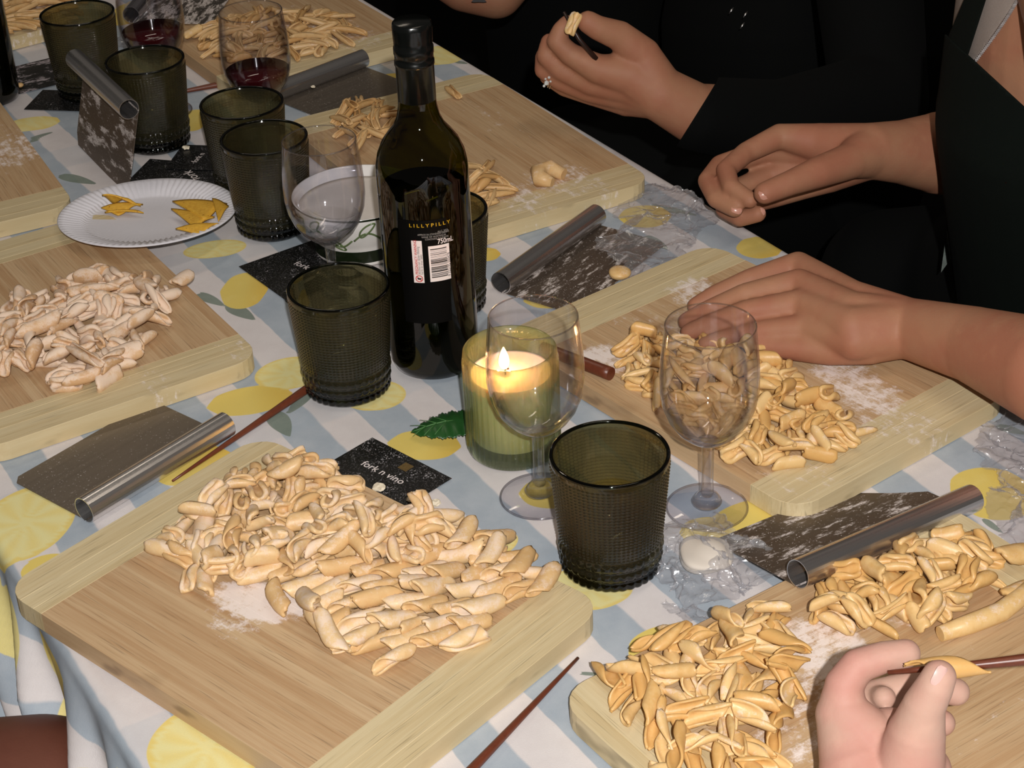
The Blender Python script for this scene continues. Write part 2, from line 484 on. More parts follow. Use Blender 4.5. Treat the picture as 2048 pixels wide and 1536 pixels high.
# ------------------------------------------------------------------ tablecloth print
LEM = [  # px, py, rx, ry, direction (deg in plan), kind 0 whole / 1 cut slice
 (580, 745, .030, .026, 20, 1), (500, 800, .036, .022, 15, 0), (748, 790, .026, .024, 0, 1), (848, 889, .030, .021, -10, 0),
 (970, 1092, .026, .017, 30, 1), (1105, 985, .026, .020, 0, 0), (1168, 1178, .034, .024, 0, 1), (1340, 1296, .030, .024, 20, 0),
 (1520, 1040, .040, .026, 20, 0), (1985, 985, .032, .034, 10, 0), (1520, 494, .022, .022, -50, 0), (1290, 432, .026, .024, 0, 0),
 (1120, 592, .034, .020, 10, 0), (968, 508, .016, .014, 0, 0), (488, 580, .022, .034, 0, 0), (430, 497, .030, .018, 10, 1),
 (452, 388, .020, .020, 0, 0), (388, 240, .018, .030, 0, 0), (62, 248, .032, .020, 15, 1), (50, 1045, .036, .050, -10, 1),
 (385, 930, .034, .026, 20, 0), (415, 1490, .038, .040, 10, 1), (785, 165, .022, .028, 0, 0), (250, 28, .02, .04, 0, 0),
 (1418, 1062, .022, .018, 0, 0), (95, 1140, .02, .02, 0, 0), (1225, 985, .02, .02, 0, 0), (700, 60, .03, .03, 0, 0), (880, 110, .03, .03, 0, 1)]
LEAF = [(392, 585, 452, 612, .30), (455, 608, 512, 640, .36), (545, 822, 580, 874, .42), (622, 780, 572, 830, .28), (52, 284, 108, 262, .36),
 (118, 350, 196, 368, .30), (1152, 1345, 1230, 1350, .14), (1300, 410, 1400, 432, .22), (1290, 470, 1340, 500, .3), (1990, 850, 2060, 870, .35),
 (1965, 1035, 2010, 1070, .25), (265, 1048, 330, 1012, .22), (1160, 600, 1230, 612, .2), (900, 120, 940, 128, .3), (20, 300, 60, 330, .3)]
def cloth_fields(X, Y):
    dl = np.full(X.shape, 9.0); tone = np.zeros(X.shape); cut = np.zeros(X.shape)
    for px, py, rx, ry, a, kind in LEM:
        c = at(px, py); a = radians(a)
        dx, dy = X - c.x, Y - c.y
        u = (dx * cos(a) + dy * sin(a)) / rx; v = (-dx * sin(a) + dy * cos(a)) / ry
        tip = np.clip(np.abs(u) - 0.75, 0, 1) * 1.2 if kind == 0 else 0
        r = np.sqrt(u * u + v * v) + tip * np.abs(v)
        if kind == 1: r = np.maximum(r, (-v - 0.35) * 1.6 + 0.4 * (r > 2))
        d = (r - 1) * 0.5 * (rx + ry)
        m = d < dl
        th = np.arctan2(v, u)
        tn = (0.25 + 0.35 * np.cos(th * 9 + 2 * r)) * (r < 0.82) * (r > 0.15) + 1.2 * (r > 0.90) if kind == 1 else 0.35 + 0.65 * np.clip(u, 0, 1)
        tone = np.where(m, tn, tone); cut = np.where(m, float(kind), cut); dl = np.where(m, d, dl)
    df = np.full(X.shape, 9.0)
    for x0, y0, x1, y1, w in LEAF:
        a = at(x0, y0); b = at(x1, y1); L = (b - a).length; dx, dy = (b.x - a.x) / L, (b.y - a.y) / L
        u = ((X - a.x) * dx + (Y - a.y) * dy) / L; v = (-(X - a.x) * dy + (Y - a.y) * dx) / L
        half = w * 0.5 * np.sqrt(np.clip(u, 0, 1)) * (1 - np.clip(u, 0, 1)) * 2.6
        d = (np.abs(v) - half) * L
        d = np.where((u < 0) | (u > 1), 9.0, d)
        df = np.minimum(df, d)
    return dl, tone, cut, df
def cloth_mat():
    t = NT('lemon_print_tablecloth')
    co = t.coord()
    sep = t.n('ShaderNodeSeparateXYZ'); t.l(t.n('ShaderNodeAttribute', attribute_name='flatpos').outputs['Vector'], sep.inputs[0])
    fp = t.n('ShaderNodeAttribute', attribute_name='flatpos').outputs['Vector']
    wob = t.math('MULTIPLY', t.math('SUBTRACT', t.noise(fp, 28, 2), 0.5), 0.006)
    s = t.math('ADD', sep.outputs[0], wob)
    k = t.math('FRACT', t.math('DIVIDE', t.math('SUBTRACT', s, 0.517 - 0.067 * 10), 0.067))
    e = 0.02
    band = t.math('SUBTRACT', t.ramp(k, 0.0, e), t.ramp(k, 0.51 - e, 0.51 + e))
    wash = t.noise(fp, 30, 5, 0.65)
    blue = t.mix(t.ramp(wash, 0.3, 0.7), lin((160, 171, 182)), lin((174, 183, 192)))
    white = t.mix(t.ramp(wash, 0.3, 0.7), lin((212, 205, 204)), lin((219, 213, 212)))
    col = t.mix(band, white, blue)
    # faint blue cross bands
    k2 = t.math('FRACT', t.math('DIVIDE', t.math('ADD', sep.outputs[1], wob), 0.30))
    band2 = t.math('MULTIPLY', t.math('SUBTRACT', t.ramp(k2, 0.0, 0.01), t.ramp(k2, 0.16, 0.18)), 0.22)
    col = t.mix(band2, col, lin((168, 182, 194)))
    lf = t.ramp(t.attr('leaf'), 0.0004, -0.0004)
    lcol = t.mix(wash, lin((92, 108, 96)), lin((136, 148, 136)))
    col = t.mix(t.math('MULTIPLY', lf, 0.92), col, lcol)
    lm = t.ramp(t.math('ADD', t.attr('lemon'), t.math('MULTIPLY', wob, 0.3)), 0.0006, -0.0006)
    tone = t.attr('tone')
    y1 = t.mix(t.math('MULTIPLY', tone, 0.8, clamp=True), lin((226, 208, 116)), lin((222, 180, 62)))
    y2 = t.mix(t.math('ADD', t.math('MULTIPLY', tone, 0.55), t.math('MULTIPLY', wash, 0.2), clamp=True), lin((230, 222, 160)), lin((228, 196, 86)))
    y = t.mix(t.attr('cut'), y1, y2)
    y = t.mix(t.math('MULTIPLY', t.ramp(wash, 0.5, 0.75), 0.3), y, lin((236, 218, 140)))
    col = t.mix(lm, col, y)
    weave = t.noise(fp, 1500, 2, 0.6)
    col = t.mix(t.math('MULTIPLY', t.ramp(weave, 0.4, 0.7), 0.10), col, lin((190, 184, 184)))
    return t.pbr(col, 0.8, 0, t.bump(weave, 0.35, 0.0006), Specular_IOR_Level=0.3)
S0, S1 = 0.222, 0.966
def build_cloth():
    DROP = 0.27
    R = 0.010
    # arc coordinates across: left drop, top, right drop
    a_left = np.concatenate([np.linspace(-DROP, -0.02, 42), np.linspace(-0.0165, 0.012, 10)])
    a_top = np.arange(0.015, S1 - S0 - 0.012, 0.003)
    a_right = np.concatenate([np.linspace(S1 - S0 - 0.010, S1 - S0 + 0.02, 9), np.linspace(S1 - S0 + 0.03, S1 - S0 + 0.22, 10)])
    A = np.concatenate([a_left, a_top, a_right])
    T = np.concatenate([np.arange(-3.3, -1.75, 0.012), np.arange(-1.75, 0.0, 0.003), np.arange(0.0, 0.5, 0.02)])
    AA, TT = np.meshgrid(A, T, indexing='ij')
    s = S0 + AA.copy(); z = np.zeros_like(AA); tt = TT.copy()
    LW = S1 - S0
    rq = R * pi / 2
    # left side
    l = np.clip(-AA + 0.0, 0, None)
    ang = np.clip(l / R, 0, pi / 2)
    sl = S0 - R * np.sin(ang); zl = -R * (1 - np.cos(ang)) - np.clip(l - rq, 0, None)
    m = AA < 0
    h = np.clip(l - rq, 0, None)
    k = np.clip(h / 0.06, 0, 1)
    ph = (TT - 0.62 * h) 
    fold = (np.sin(ph * 62 + 0.6) * 0.55 + np.sin(ph * 97 + 2.0) * 0.35 + np.sin(ph * 31) * 0.5)
    fold = np.sign(fold) * np.abs(fold) ** 0.8
    sl = sl - k * (0.012 + 0.017 * fold) - 0.04 * h
    s = np.where(m, sl, s); z = np.where(m, zl, z)
    tt = np.where(m, TT + 0.35 * h + 0.006 * k * np.cos(ph * 62), tt)
    # right side
    r_ = np.clip(AA - LW, 0, None)
    ang = np.clip(r_ / R, 0, pi / 2)
    sr = S1 + R * np.sin(ang); zr = -R * (1 - np.cos(ang)) - np.clip(r_ - rq, 0, None)
    kk = np.clip((r_ - rq) / 0.08, 0, 1)
    sr = sr + kk * (0.008 + 0.010 * np.sin(TT * 45))
    m2 = AA > LW
    s = np.where(m2, sr, s); z = np.where(m2, zr, z)
    # gentle wrinkles on the top
    top = (~m) & (~m2)
    wr = 0.0006 * np.sin(s * 40 + 3 * np.sin(TT * 7)) * np.sin(TT * 23 + s * 9)
    z = np.where(top, z + wr * 0.6 - 0.0004, z)
    X = s * TNX + tt * TAX; Y = s * TNY + tt * TAY
    na, nt = AA.shape
    V = np.stack([X, Y, z], -1).reshape(-1, 3)
    me = bpy.data.meshes.new('tablecloth')
    nf = (na - 1) * (nt - 1)
    I = np.arange(na * nt).reshape(na, nt)
    Fc = np.stack([I[:-1, :-1], I[1:, :-1], I[1:, 1:], I[:-1, 1:]], -1).reshape(-1, 4)
    me.vertices.add(len(V)); me.vertices.foreach_set('co', V.ravel())
    me.loops.add(nf * 4); me.loops.foreach_set('vertex_index', Fc.ravel().astype(np.int32))
    me.polygons.add(nf); me.polygons.foreach_set('loop_start', np.arange(0, nf * 4, 4, dtype=np.int32))
    me.polygons.foreach_set('use_smooth', np.ones(nf, bool))
    me.update(); me.validate()
    sf = S0 + AA
    Xf = sf * TNX + TT * TAX; Yf = sf * TNY + TT * TAY
    dl, tone, cut, df = cloth_fields(Xf.ravel(), Yf.ravel())
    # scattered lemons on the hanging part
    hl = np.full(dl.shape, 9.0)
    rr = np.random.default_rng(3)
    for i in range(60):
        aa = -rr.uniform(0.03, DROP); tc = rr.uniform(-1.5, -0.6)
        hl = np.minimum(hl, (np.sqrt(((AA.ravel() - aa) / 0.026) ** 2 + ((TT.ravel() - tc) / 0.032) ** 2) - 1) * 0.028)
    hang = AA.ravel() < -0.02
    dl = np.where(hang & (hl < dl), hl, dl); tone = np.where(hang, 0.4, tone)
    for nm, arr in (('lemon', dl), ('tone', tone), ('cut', cut), ('leaf', df)):
        at_ = me.attributes.new(nm, 'FLOAT', 'POINT'); at_.data.foreach_set('value', np.clip(arr, -1, 1).astype(np.float32))
    fp = np.stack([sf, TT, np.zeros_like(TT)], -1).reshape(-1, 3).astype(np.float32)
    at_ = me.attributes.new('flatpos', 'FLOAT_VECTOR', 'POINT'); at_.data.foreach_set('vector', fp.ravel())
    me.materials.append(cloth_mat())
    o = bpy.data.objects.new('tablecloth', me); COL.objects.link(o)
    tag(o, 'blue and white striped tablecloth printed with lemons and leaves', 'tablecloth')
build_cloth()

# table underneath and the floor
def build_table():
    root = empty('table', (*st_xy((S0 + S1) / 2, -1.4), -0.75), TA, 'long table hidden under the lemon print tablecloth', 'table')
    wood = simple('table_wood', (90, 60, 40), 0.6)
    w = (S1 - S0) / 2 - 0.012
    prism('table_top', [(-1.85, -w), (1.85, -w), (1.85, w), (-1.85, w)], 0.715, 0.747, wood, root)
    for sx in (-1.7, 1.7):
        for sy in (-0.28, 0.28):
            prism('leg', [(sx - .03, sy - .03), (sx + .03, sy - .03), (sx + .03, sy + .03), (sx - .03, sy + .03)], 0.0, 0.715, wood, root)
build_table()
fl = mesh_obj('floor', [(-4, -2, -0.75), (5, -2, -0.75), (5, 7, -0.75), (-4, 7, -0.75)], [(0, 1, 2, 3)], M['floor'])
tag(fl, kind='structure')
wl = mesh_obj('wall_back', [(-4, 7, -0.75), (5, 7, -0.75), (5, 7, 2.0), (-4, 7, 2.0)], [(0, 1, 2, 3)], M['floor'])
tag(wl, kind='structure')

# ------------------------------------------------------------------ chopping boards
BT, BL, BW, BE = 0.016, 0.2526, 0.2445, 0.046
def rounded_rect(x0, x1, y0, y1, r, n=7):
    P = []
    for cx, cy, a0 in ((x1 - r, y0 + r, -90), (x1 - r, y1 - r, 0), (x0 + r, y1 - r, 90), (x0 + r, y0 + r, 180)):
        for k in range(n):
            a = radians(a0 + 90 * k / (n - 1))
            P.append((cx + r * cos(a), cy + r * sin(a)))
    return P
BOARDS = {}
def board(key, x, y, adeg, label, blobs, rz=0.0, ends=(0.046, 0.046), narrow=(1, 0)):
    root = empty('chopping_board', (x, y, 0.0005), radians(adeg), label, 'chopping board', 'bamboo chopping boards along the table')
    main = wood_mat('bamboo_grain_' + key, (204, 176, 138), (176, 138, 98), True, blobs)
    endm = wood_mat('pale_bamboo_' + key, (214, 198, 160), (196, 174, 130), False, blobs)
    outline = rounded_rect(-ends[0], BL + ends[1], 0, BW, 0.024)
    n = 24
    w = BW / n
    for i in range(n):
        p = clip_poly(clip_poly(outline, -1, 0, 0), 1, 0, BL)
        p = clip_poly(clip_poly(p, 0, -1, -i * w), 0, 1, (i + 1) * w)
        o = prism('slat', p, 0, BT + (0.00006 if i % 2 else 0), main, root, 0.00012)
    for side in (0, 1):
        e = ends[side]
        cuts = [0, 0.009, 0.024, e] if narrow[side] else [0, 0.018, 0.034, e]
        for a, b in zip(cuts, cuts[1:]):
            if side == 0: p = clip_poly(clip_poly(outline, -1, 0, b), 1, 0, -a)
            else: p = clip_poly(clip_poly(outline, -1, 0, -(BL + a)), 1, 0, BL + b)
            o = prism('end_slat', p, 0, BT + 0.00005, endm, root, 0.0003)
            if abs(a) < 1e-9: o['label'] = 'pale strip glued across the end of the board'
    BOARDS[key] = root
    return root
def loc2(key, px, py, z=BT):
    w = at(px, py, z + 0.0005); b = BOARDS_PARAM[key]
    a = radians(b[2]); dx, dy = w.x - b[0], w.y - b[1]
    return dx * cos(a) + dy * sin(a), -dx * sin(a) + dy * cos(a)
BOARDS_PARAM = {'A': (-.32826, .98759, -42.13), 'B': (.18951, .7004, 33.10), 'C': (.0196, 1.303, -53.0), 'D': (-.20895, 1.77083, -61.47),
                'E': (-.57174, 1.44933, -58.78)}
def near_frame(adeg, edge_pt, u_out, vedge):
    """origin of a board from a point on its near outer end and one long edge"""
    a = radians(adeg)
    ue = u_out.x * cos(a) + u_out.y * sin(a) - BL - BE
    ve = -edge_pt.x * sin(a) + edge_pt.y * cos(a) - vedge
    return (ue * cos(a) - ve * sin(a), ue * sin(a) + ve * cos(a), adeg)
BOARDS_PARAM['F'] = near_frame(-59.5, at(420, 143, BT), at(785, 95, BT), 0.0)
BOARDS_PARAM['H'] = near_frame(-64, at(100, 340, BT), at(60, 431, BT), BW)
BOARDS_PARAM['G'] = near_frame(-56, at(150, 45, BT), at(60, 66, BT), BW)
def bl(key, px, py, rx, ry, rot, k):
    u, v = loc2(key, px, py)
    return (u, v, rx, ry, rot, k)
board('A', *BOARDS_PARAM['A'], 'large bamboo board at the front left, corner over the table edge, covered in twisted pasta',
      [bl('A', 540, 1200, .055, .030, .5, 1.15), bl('A', 600, 1150, .05, .03, 0, .8), bl('A', 780, 950 + 230, .11, .07, 0, .48), bl('A', 700, 1060, .1, .06, 0, .42), bl('A', 470, 1230, .035, .03, .3, .75)], narrow=(1, 0))
board('B', *BOARDS_PARAM['B'], 'bamboo board at the bottom right under the hand rolling pasta on a stick',
      [bl('B', 1640, 1290, .045, .05, .4, .95), bl('B', 1600, 1380, .05, .05, 0, .75), bl('B', 1600, 1480, .05, .04, 0, .7), bl('B', 1790, 1220, .05, .03, 0, .6), bl('B', 1800, 1380, .12, .12, 0, .35)], narrow=(0, 0))
board('C', *BOARDS_PARAM['C'], 'bamboo board at the right under the flat hand, behind the wine glasses',
      [bl('C', 1200, 710, .04, .03, 0, 1.0), bl('C', 1400, 590, .05, .04, 0, .8), bl('C', 1700, 760, .09, .035, -.3, .85), bl('C', 1760, 830, .09, .05, 0, .6), bl('C', 1560, 900, .1, .07, 0, .5), bl('C', 1330, 660, .08, .06, 0, .5)], narrow=(0, 0))
board('D', *BOARDS_PARAM['D'], 'bamboo board at the upper middle behind the wine bottle, nearly cleared',
      [bl('D', 1120, 360, .06, .05, 0, .7), bl('D', 1040, 400, .07, .04, 0, .7), bl('D', 1000, 240, .12, .05, .2, .42), bl('D', 1190, 370, .05, .03, 0, .6)], narrow=(0, 0))
board('E', *BOARDS_PARAM['E'], 'bamboo board at the left middle edge with heavily floured pasta, partly under the paper plate',
      [bl('E', 150, 640, .12, .08, 0, .38), bl('E', 300, 760, .05, .03, 0, .5), bl('E', 470, 700, .03, .02, 0, .6)], narrow=(1, 1))
board('F', *BOARDS_PARAM['F'], 'bamboo board at the far top of the table behind the glass of red wine',
      [bl('F', 600, 60, .12, .1, 0, .62), bl('F', 720, 80, .05, .06, 0, .6)], narrow=(0, 0))
board('G', *BOARDS_PARAM['G'], 'bamboo board in the top left corner behind the farthest tumbler',
      [bl('G', 60, 40, .15, .1, 0, .6)], narrow=(0, 0))
board('H', *BOARDS_PARAM['H'], 'bare bamboo board at the left edge beside the upright scraper',
      [bl('H', 20, 300, .08, .06, 0, .75), bl('H', 60, 260, .06, .08, 0, .45)], narrow=(0, 0))

# ------------------------------------------------------------------ pasta
def rolled_mesh(name, L, r, th, phi0, twist, taper, bend=0.0, flat=0.85, seed=0, M_=11, N=17, spread=0.0):
    rg = np.random.default_rng(seed)
    V = []
    kx = rg.uniform(0, 6, 4)
    for i in range(N):
        u = i / (N - 1)
        w = max(0.16, np.sin(pi * min(max(u, 0.02), 0.98)) ** taper)
        half = phi0 * 0.5 * w
        mid = twist * (u - 0.5) + 0.25 * sin(kx[0] + u * 5)
        rr = r * (0.72 + 0.28 * w) * (1 + 0.06 * sin(kx[1] + 7 * u))
        x = (u - 0.5) * L
        by = bend * (4 * (u - 0.5) ** 2 - 0.33)
        ring = []
        for side in (0, 1):
            for j in range(M_):
                f = j / (M_ - 1)
                if side: f = 1 - f
                a = mid + (f * 2 - 1) * half
                rad = rr + (th / 2 if side == 0 else -th / 2) + spread * (f - 0.5) * rr
                if j in (0, M_ - 1): rad = rr + spread * (f - 0.5) * rr + (th * .25 if side == 0 else -th * .25)
                ring.append((x + 0.0006 * sin(9 * f + kx[2]), rad * sin(a) + by, -rad * cos(a) * flat))
        V += ring
    n = 2 * M_
    F = grid_faces(N, n, True)
    F.append(tuple(range(n))); F.append(tuple(range((N - 1) * n, N * n))[::-1])
    V = np.array(V)
    return V, F
def pasta_mesh(name, *a, **k):
    V, F = rolled_mesh(name, *a, **k)
    V[:, 2] -= (V[:, 2].min() + V[:, 2].max()) / 2
    me = bpy.data.meshes.new(name)
    me.from_pydata([tuple(v) for v in V], [], F)
    bm = bmesh.new(); bm.from_mesh(me)
    bmesh.ops.triangulate(bm, faces=[f for f in bm.faces if len(f.verts) > 4])
    bmesh.ops.recalc_face_normals(bm, faces=bm.faces)
    bmesh.ops.smooth_vert(bm, verts=bm.verts, factor=0.35, use_axis_x=True, use_axis_y=True, use_axis_z=True)
    bm.to_mesh(me); bm.free()
    me.polygons.foreach_set('use_smooth', [True] * len(me.polygons))
    me.materials.append(M['dough'])
    return me
TW = [pasta_mesh('pasta_twist', random.uniform(.033, .040), random.uniform(.0054, .0064), .0026, random.uniform(5.2, 6.6), random.choice((1, 1, -1)) * random.uniform(1.6, 2.8), .5, random.uniform(-.003, .003), seed=i, spread=random.uniform(.1, .4)) for i in range(8)]
SH = [pasta_mesh('pasta_shell', random.uniform(.022, .028), random.uniform(.0050, .0060), .0042, random.uniform(5.2, 5.9), random.uniform(-.6, .6), .34, random.uniform(-.0015, .0015), .74, seed=20 + i, spread=random.uniform(0, .3)) for i in range(8)]
RB = [pasta_mesh('pasta_ribbon', random.uniform(.034, .044), random.uniform(.0056, .0070), .0026, random.uniform(3.6, 5.2), random.choice((1, -1)) * random.uniform(2.4, 3.8), .6, random.uniform(-.004, .004), seed=40 + i) for i in range(7)]
ST = [pasta_mesh('pasta_tube', random.uniform(.034, .050), random.uniform(.0034, .0042), .0018, random.uniform(5.6, 6.0), random.uniform(-1, 1), .3, random.uniform(-.004, .004), seed=60 + i, M_=9, N=12) for i in range(6)]
PM = {'floured': pasta_mat('floured_pasta_dough', (228, 196, 148), (216, 176, 122), 0.58),
      'heavy': pasta_mat('heavily_floured_pasta_dough', (222, 188, 150), (208, 166, 122), 0.85),
      'plain': pasta_mat('yellow_pasta_dough', (226, 190, 132), (212, 166, 100), 0.36),
      'golden': pasta_mat('golden_pasta_dough', (218, 182, 130), (202, 158, 100), 0.22)}
SPH = []       # spheres of the pieces already laid: x, y, z, r
def lay(x, y, yaw, L, r, floor_z):
    """drop a chain of spheres onto what lies there; returns z of both ends' centres"""
    zs = []
    ks = np.linspace(-0.42, 0.42, 5)
    near = [s for s in SPH if abs(s[0] - x) < 0.06 and abs(s[1] - y) < 0.06]
    for k in ks:
        cx, cy = x + cos(yaw) * k * L, y + sin(yaw) * k * L
        z = floor_z + r
        for sx, sy, sz, sr in near:
            d2 = (cx - sx) ** 2 + (cy - sy) ** 2
            R = (r + sr) * 0.72
            if d2 < R * R:
                z = max(z, sz + sqrt(R * R - d2) * 0.80)
        zs.append(z)
    A = np.vstack([ks * L, np.ones(5)]).T
    m, c = np.linalg.lstsq(A, np.array(zs), rcond=None)[0]
    m = max(-0.55, min(0.55, m))
    c += max(0, max(zs[i] - (m * ks[i] * L + c) for i in range(5))) * 0.6
    return m, c
def piece(me, key_or_z, x, y, yaw, mat, name, label, cat, group, scale=1.0, floor_z=None, roll=0.0):
    L = (max(v.co.x for v in me.vertices) - min(v.co.x for v in me.vertices)) * scale if me.name not in LEN else LEN[me.name] * scale
    r = RAD[me.name] * scale
    m, c = lay(x, y, yaw, L, r, floor_z)
    o = bpy.data.objects.new(name, me); COL.objects.link(o)
    o.location = (x, y, c)
    o.rotation_euler = (Matrix.Rotation(yaw, 3, 'Z') @ Matrix.Rotation(-math.atan(m), 3, 'Y') @ Matrix.Rotation(roll, 3, 'X')).to_euler()
    o.scale = (scale,) * 3
    o.material_slots[0].link = 'OBJECT'; o.material_slots[0].material = mat
    for k in np.linspace(-0.42, 0.42, 5):
        SPH.append((x + cos(yaw) * k * L, y + sin(yaw) * k * L, c + m * k * L, r))
    return tag(o, label, cat, group)
LEN, RAD = {}, {}
for me in TW + SH + RB + ST:
    co = np.array([v.co[:] for v in me.vertices])
    LEN[me.name] = co[:, 0].max() - co[:, 0].min(); RAD[me.name] = (co[:, 2].max() - co[:, 2].min()) / 2
def inside(p, poly):
    c = False
    for i in range(len(poly)):
        (x0, y0), (x1, y1) = poly[i], poly[i - 1]
        if (y0 > p[1]) != (y1 > p[1]) and p[0] < (x1 - x0) * (p[1] - y0) / (y1 - y0) + x0: c = not c
    return c
def scatter(poly_px, n, dmin, seed, z=BT):
    """n plan positions inside a pixel polygon lying on the board, at least dmin apart"""
    r = random.Random(seed)
    W_ = [at(px, py, z) for px, py in poly_px]; P2 = [(w.x, w.y) for w in W_]
    xs = [p[0] for p in P2]; ys = [p[1] for p in P2]
    out = []; tries = 0
    while len(out) < n and tries < 40000:
        tries += 1
        p = (r.uniform(min(xs), max(xs)), r.uniform(min(ys), max(ys)))
        if not inside(p, P2): continue
        d = dmin * (1 if tries < 12000 else 0.75)
        if all((p[0] - q[0]) ** 2 + (p[1] - q[1]) ** 2 > d * d for q in out): out.append(p)
    return out
def pxdir(px, py, dx, dy, z=BT):
    a = at(px, py, z); b = at(px + dx, py + dy, z)
    return atan2(b.y - a.y, b.x - a.x)
FZ = BT + 0.0008
# A, lower right: twists lying side by side, pointing up to the right
dirA = pxdir(850, 1230, 100, -42)
polyA2 = [(520, 1160), (800, 1080), (860, 1060), (1000, 1090), (1075, 1165), (1010, 1245), (900, 1325), (790, 1345), (690, 1310), (600, 1215)]
def rows(key_poly, ang, lx, ly, seed, jit=0.12):
    r = random.Random(seed)
    W_ = [at(px, py, BT) for px, py in key_poly]; P2 = [(w.x, w.y) for w in W_]
    c = (sum(p[0] for p in P2) / len(P2), sum(p[1] for p in P2) / len(P2)); out = []
    for j in range(-22, 23):
        for i in range(-12, 13):
            u = (i + (0.5 if j % 2 else 0)) * lx + r.uniform(-jit, jit) * lx; v = j * ly + r.uniform(-jit, jit) * ly
            p = (c[0] + u * cos(ang) - v * sin(ang), c[1] + u * sin(ang) + v * cos(ang))
            if inside(p, P2): out.append(p)
    return out
r_ = random.Random(5)
for (x, y) in rows(polyA2, dirA, 0.029, 0.0112, 5):
    piece(r_.choice(TW), 'A', x, y, dirA + r_.gauss(0, .16), PM['floured'], 'pasta_twist', 'floured twisted pasta laid side by side on the front left board', 'pasta', 'twisted pasta laid side by side on the front left board', r_.uniform(.88, 1.05), FZ, r_.gauss(pi, .9))
polyA1 = [(345, 1075), (440, 1000), (470, 960), (560, 945), (590, 940), (650, 948), (700, 985), (760, 1050), (850, 1085), (900, 1110), (830, 1150), (700, 1150), (560, 1150), (400, 1180), (345, 1140)]
for (x, y) in scatter(polyA1, 118, 0.0120, 11):
    piece(r_.choice(SH + TW[:2]), 'A', x, y, r_.uniform(0, pi), PM['floured'], 'pasta_shell', 'floured curled pasta shell heaped on the back half of the front left board', 'pasta', 'curled shells heaped on the front left board', r_.uniform(.88, 1.12), FZ, r_.gauss(0, 1.1))
for px, py in ((1040, 1165), (985, 1140), (1090, 1185), (930, 1120), (640, 1260), (665, 1300), (625, 1250), (560, 1215)):
    p = at(px, py, BT)
    piece(r_.choice(TW), 'A', p.x, p.y, pxdir(px, py, 40, -60 if px > 800 else 60), PM['floured'], 'pasta_twist', 'loose floured twist at the rim of the heap on the front left board', 'pasta', 'loose twists round the front left heap', 1.0, FZ, pi)
# E: heavily floured
polyE = [(0, 650), (30, 605), (110, 600), (160, 562), (230, 565), (330, 582), (335, 590), (320, 640), (310, 680), (270, 720), (235, 770), (140, 785), (90, 740), (0, 760), (-60, 760), (-80, 650)]
for (x, y) in scatter(polyE, 115, 0.0128, 21):
    piece(r_.choice(SH + SH + TW[:3]), 'E', x, y, r_.uniform(0, pi), PM['heavy'], 'floured_pasta', 'heavily floured pasta piece piled on the left middle board', 'pasta', 'heavily floured pasta piled on the left middle board', r_.uniform(.85, 1.15), FZ, r_.gauss(0, 1.3))
p = at(366, 570, BT); piece(SH[1], 'E', p.x, p.y, 1.0, PM['heavy'], 'pasta_shell', 'single floured pasta piece lying alone at the right edge of the left middle board', 'pasta', None, .95, FZ, pi)
p = at(170, 730, BT + .012); piece(ST[1], 'E', p.x, p.y, pxdir(150, 740, 100, 62), PM['heavy'], 'pasta_tube', 'long floured pasta stick lying across the heap on the left middle board', 'pasta', None, 1.2, FZ, 0)
# C
polyC = [(1280, 680), (1330, 690), (1500, 720), (1560, 740), (1620, 810), (1700, 850), (1710, 890), (1640, 930), (1560, 945), (1470, 930), (1400, 860), (1310, 810), (1260, 760), (1250, 720)]
for (x, y) in scatter(polyC, 125, 0.0122, 31):
    piece(r_.choice(SH + SH + ST[:2]), 'C', x, y, r_.uniform(0, pi), PM['plain'], 'pasta_curl', 'yellow curled pasta shell in the heap behind the right wine glass', 'pasta', 'pasta shells heaped on the right board', r_.uniform(.82, 1.05), FZ, r_.gauss(0, 1.1))
# B left heap: open ribbons
polyB1 = [(1215, 1370), (1290, 1370), (1310, 1300), (1420, 1280), (1540, 1235), (1570, 1310), (1580, 1420), (1560, 1490), (1520, 1560), (1340, 1560), (1300, 1450), (1240, 1430)]
for (x, y) in scatter(polyB1, 66, 0.0150, 41):
    piece(r_.choice(RB + TW[:3]), 'B', x, y, r_.uniform(0, pi), PM['plain'], 'pasta_ribbon', 'twisted yellow pasta ribbon in the heap at the bottom of the frame', 'pasta', 'pasta ribbons heaped on the bottom right board', r_.uniform(.80, .98), FZ, r_.gauss(0, 1.3))
polyB2 = [(1630, 1210), (1680, 1170), (1765, 1150), (1815, 1118), (1900, 1092), (1975, 1105), (1985, 1160), (1960, 1200), (1880, 1250), (1800, 1265), (1700, 1270), (1640, 1260)]
for (x, y) in scatter(polyB2, 62, 0.0140, 51):
    piece(r_.choice(SH + SH + ST[:2]), 'B', x, y, r_.uniform(0, pi), PM['plain'], 'pasta_shell', 'plump yellow pasta shell in the heap below the nearest scraper', 'pasta', 'pasta shells heaped below the nearest scraper', r_.uniform(.88, 1.1), FZ, r_.gauss(0, 1.1))
for px, py in ((2030, 1130), (2045, 1200)):
    p = at(px, py, BT); piece(SH[3], 'B', p.x, p.y, .4, PM['plain'], 'pasta_shell', 'pasta piece cut by the right edge of the frame' if px == 2030 else 'lower of two pasta pieces at the right edge of the frame', 'pasta', None, 1.2, FZ, pi)
# long strip of dough on board B
pts = [at(1880, 1268, BT + .006), at(1940, 1248, BT + .007), at(2000, 1225, BT + .008), at(2040, 1195, BT + .009), at(2075, 1160, BT + .010)]
o = tube('dough_strip', pts, [.0052, .0066, .0068, .0062, .005], PM['plain'], None, 14)
tag(o, 'long rolled strip of yellow dough curving off the right of the bottom board', 'dough strip')
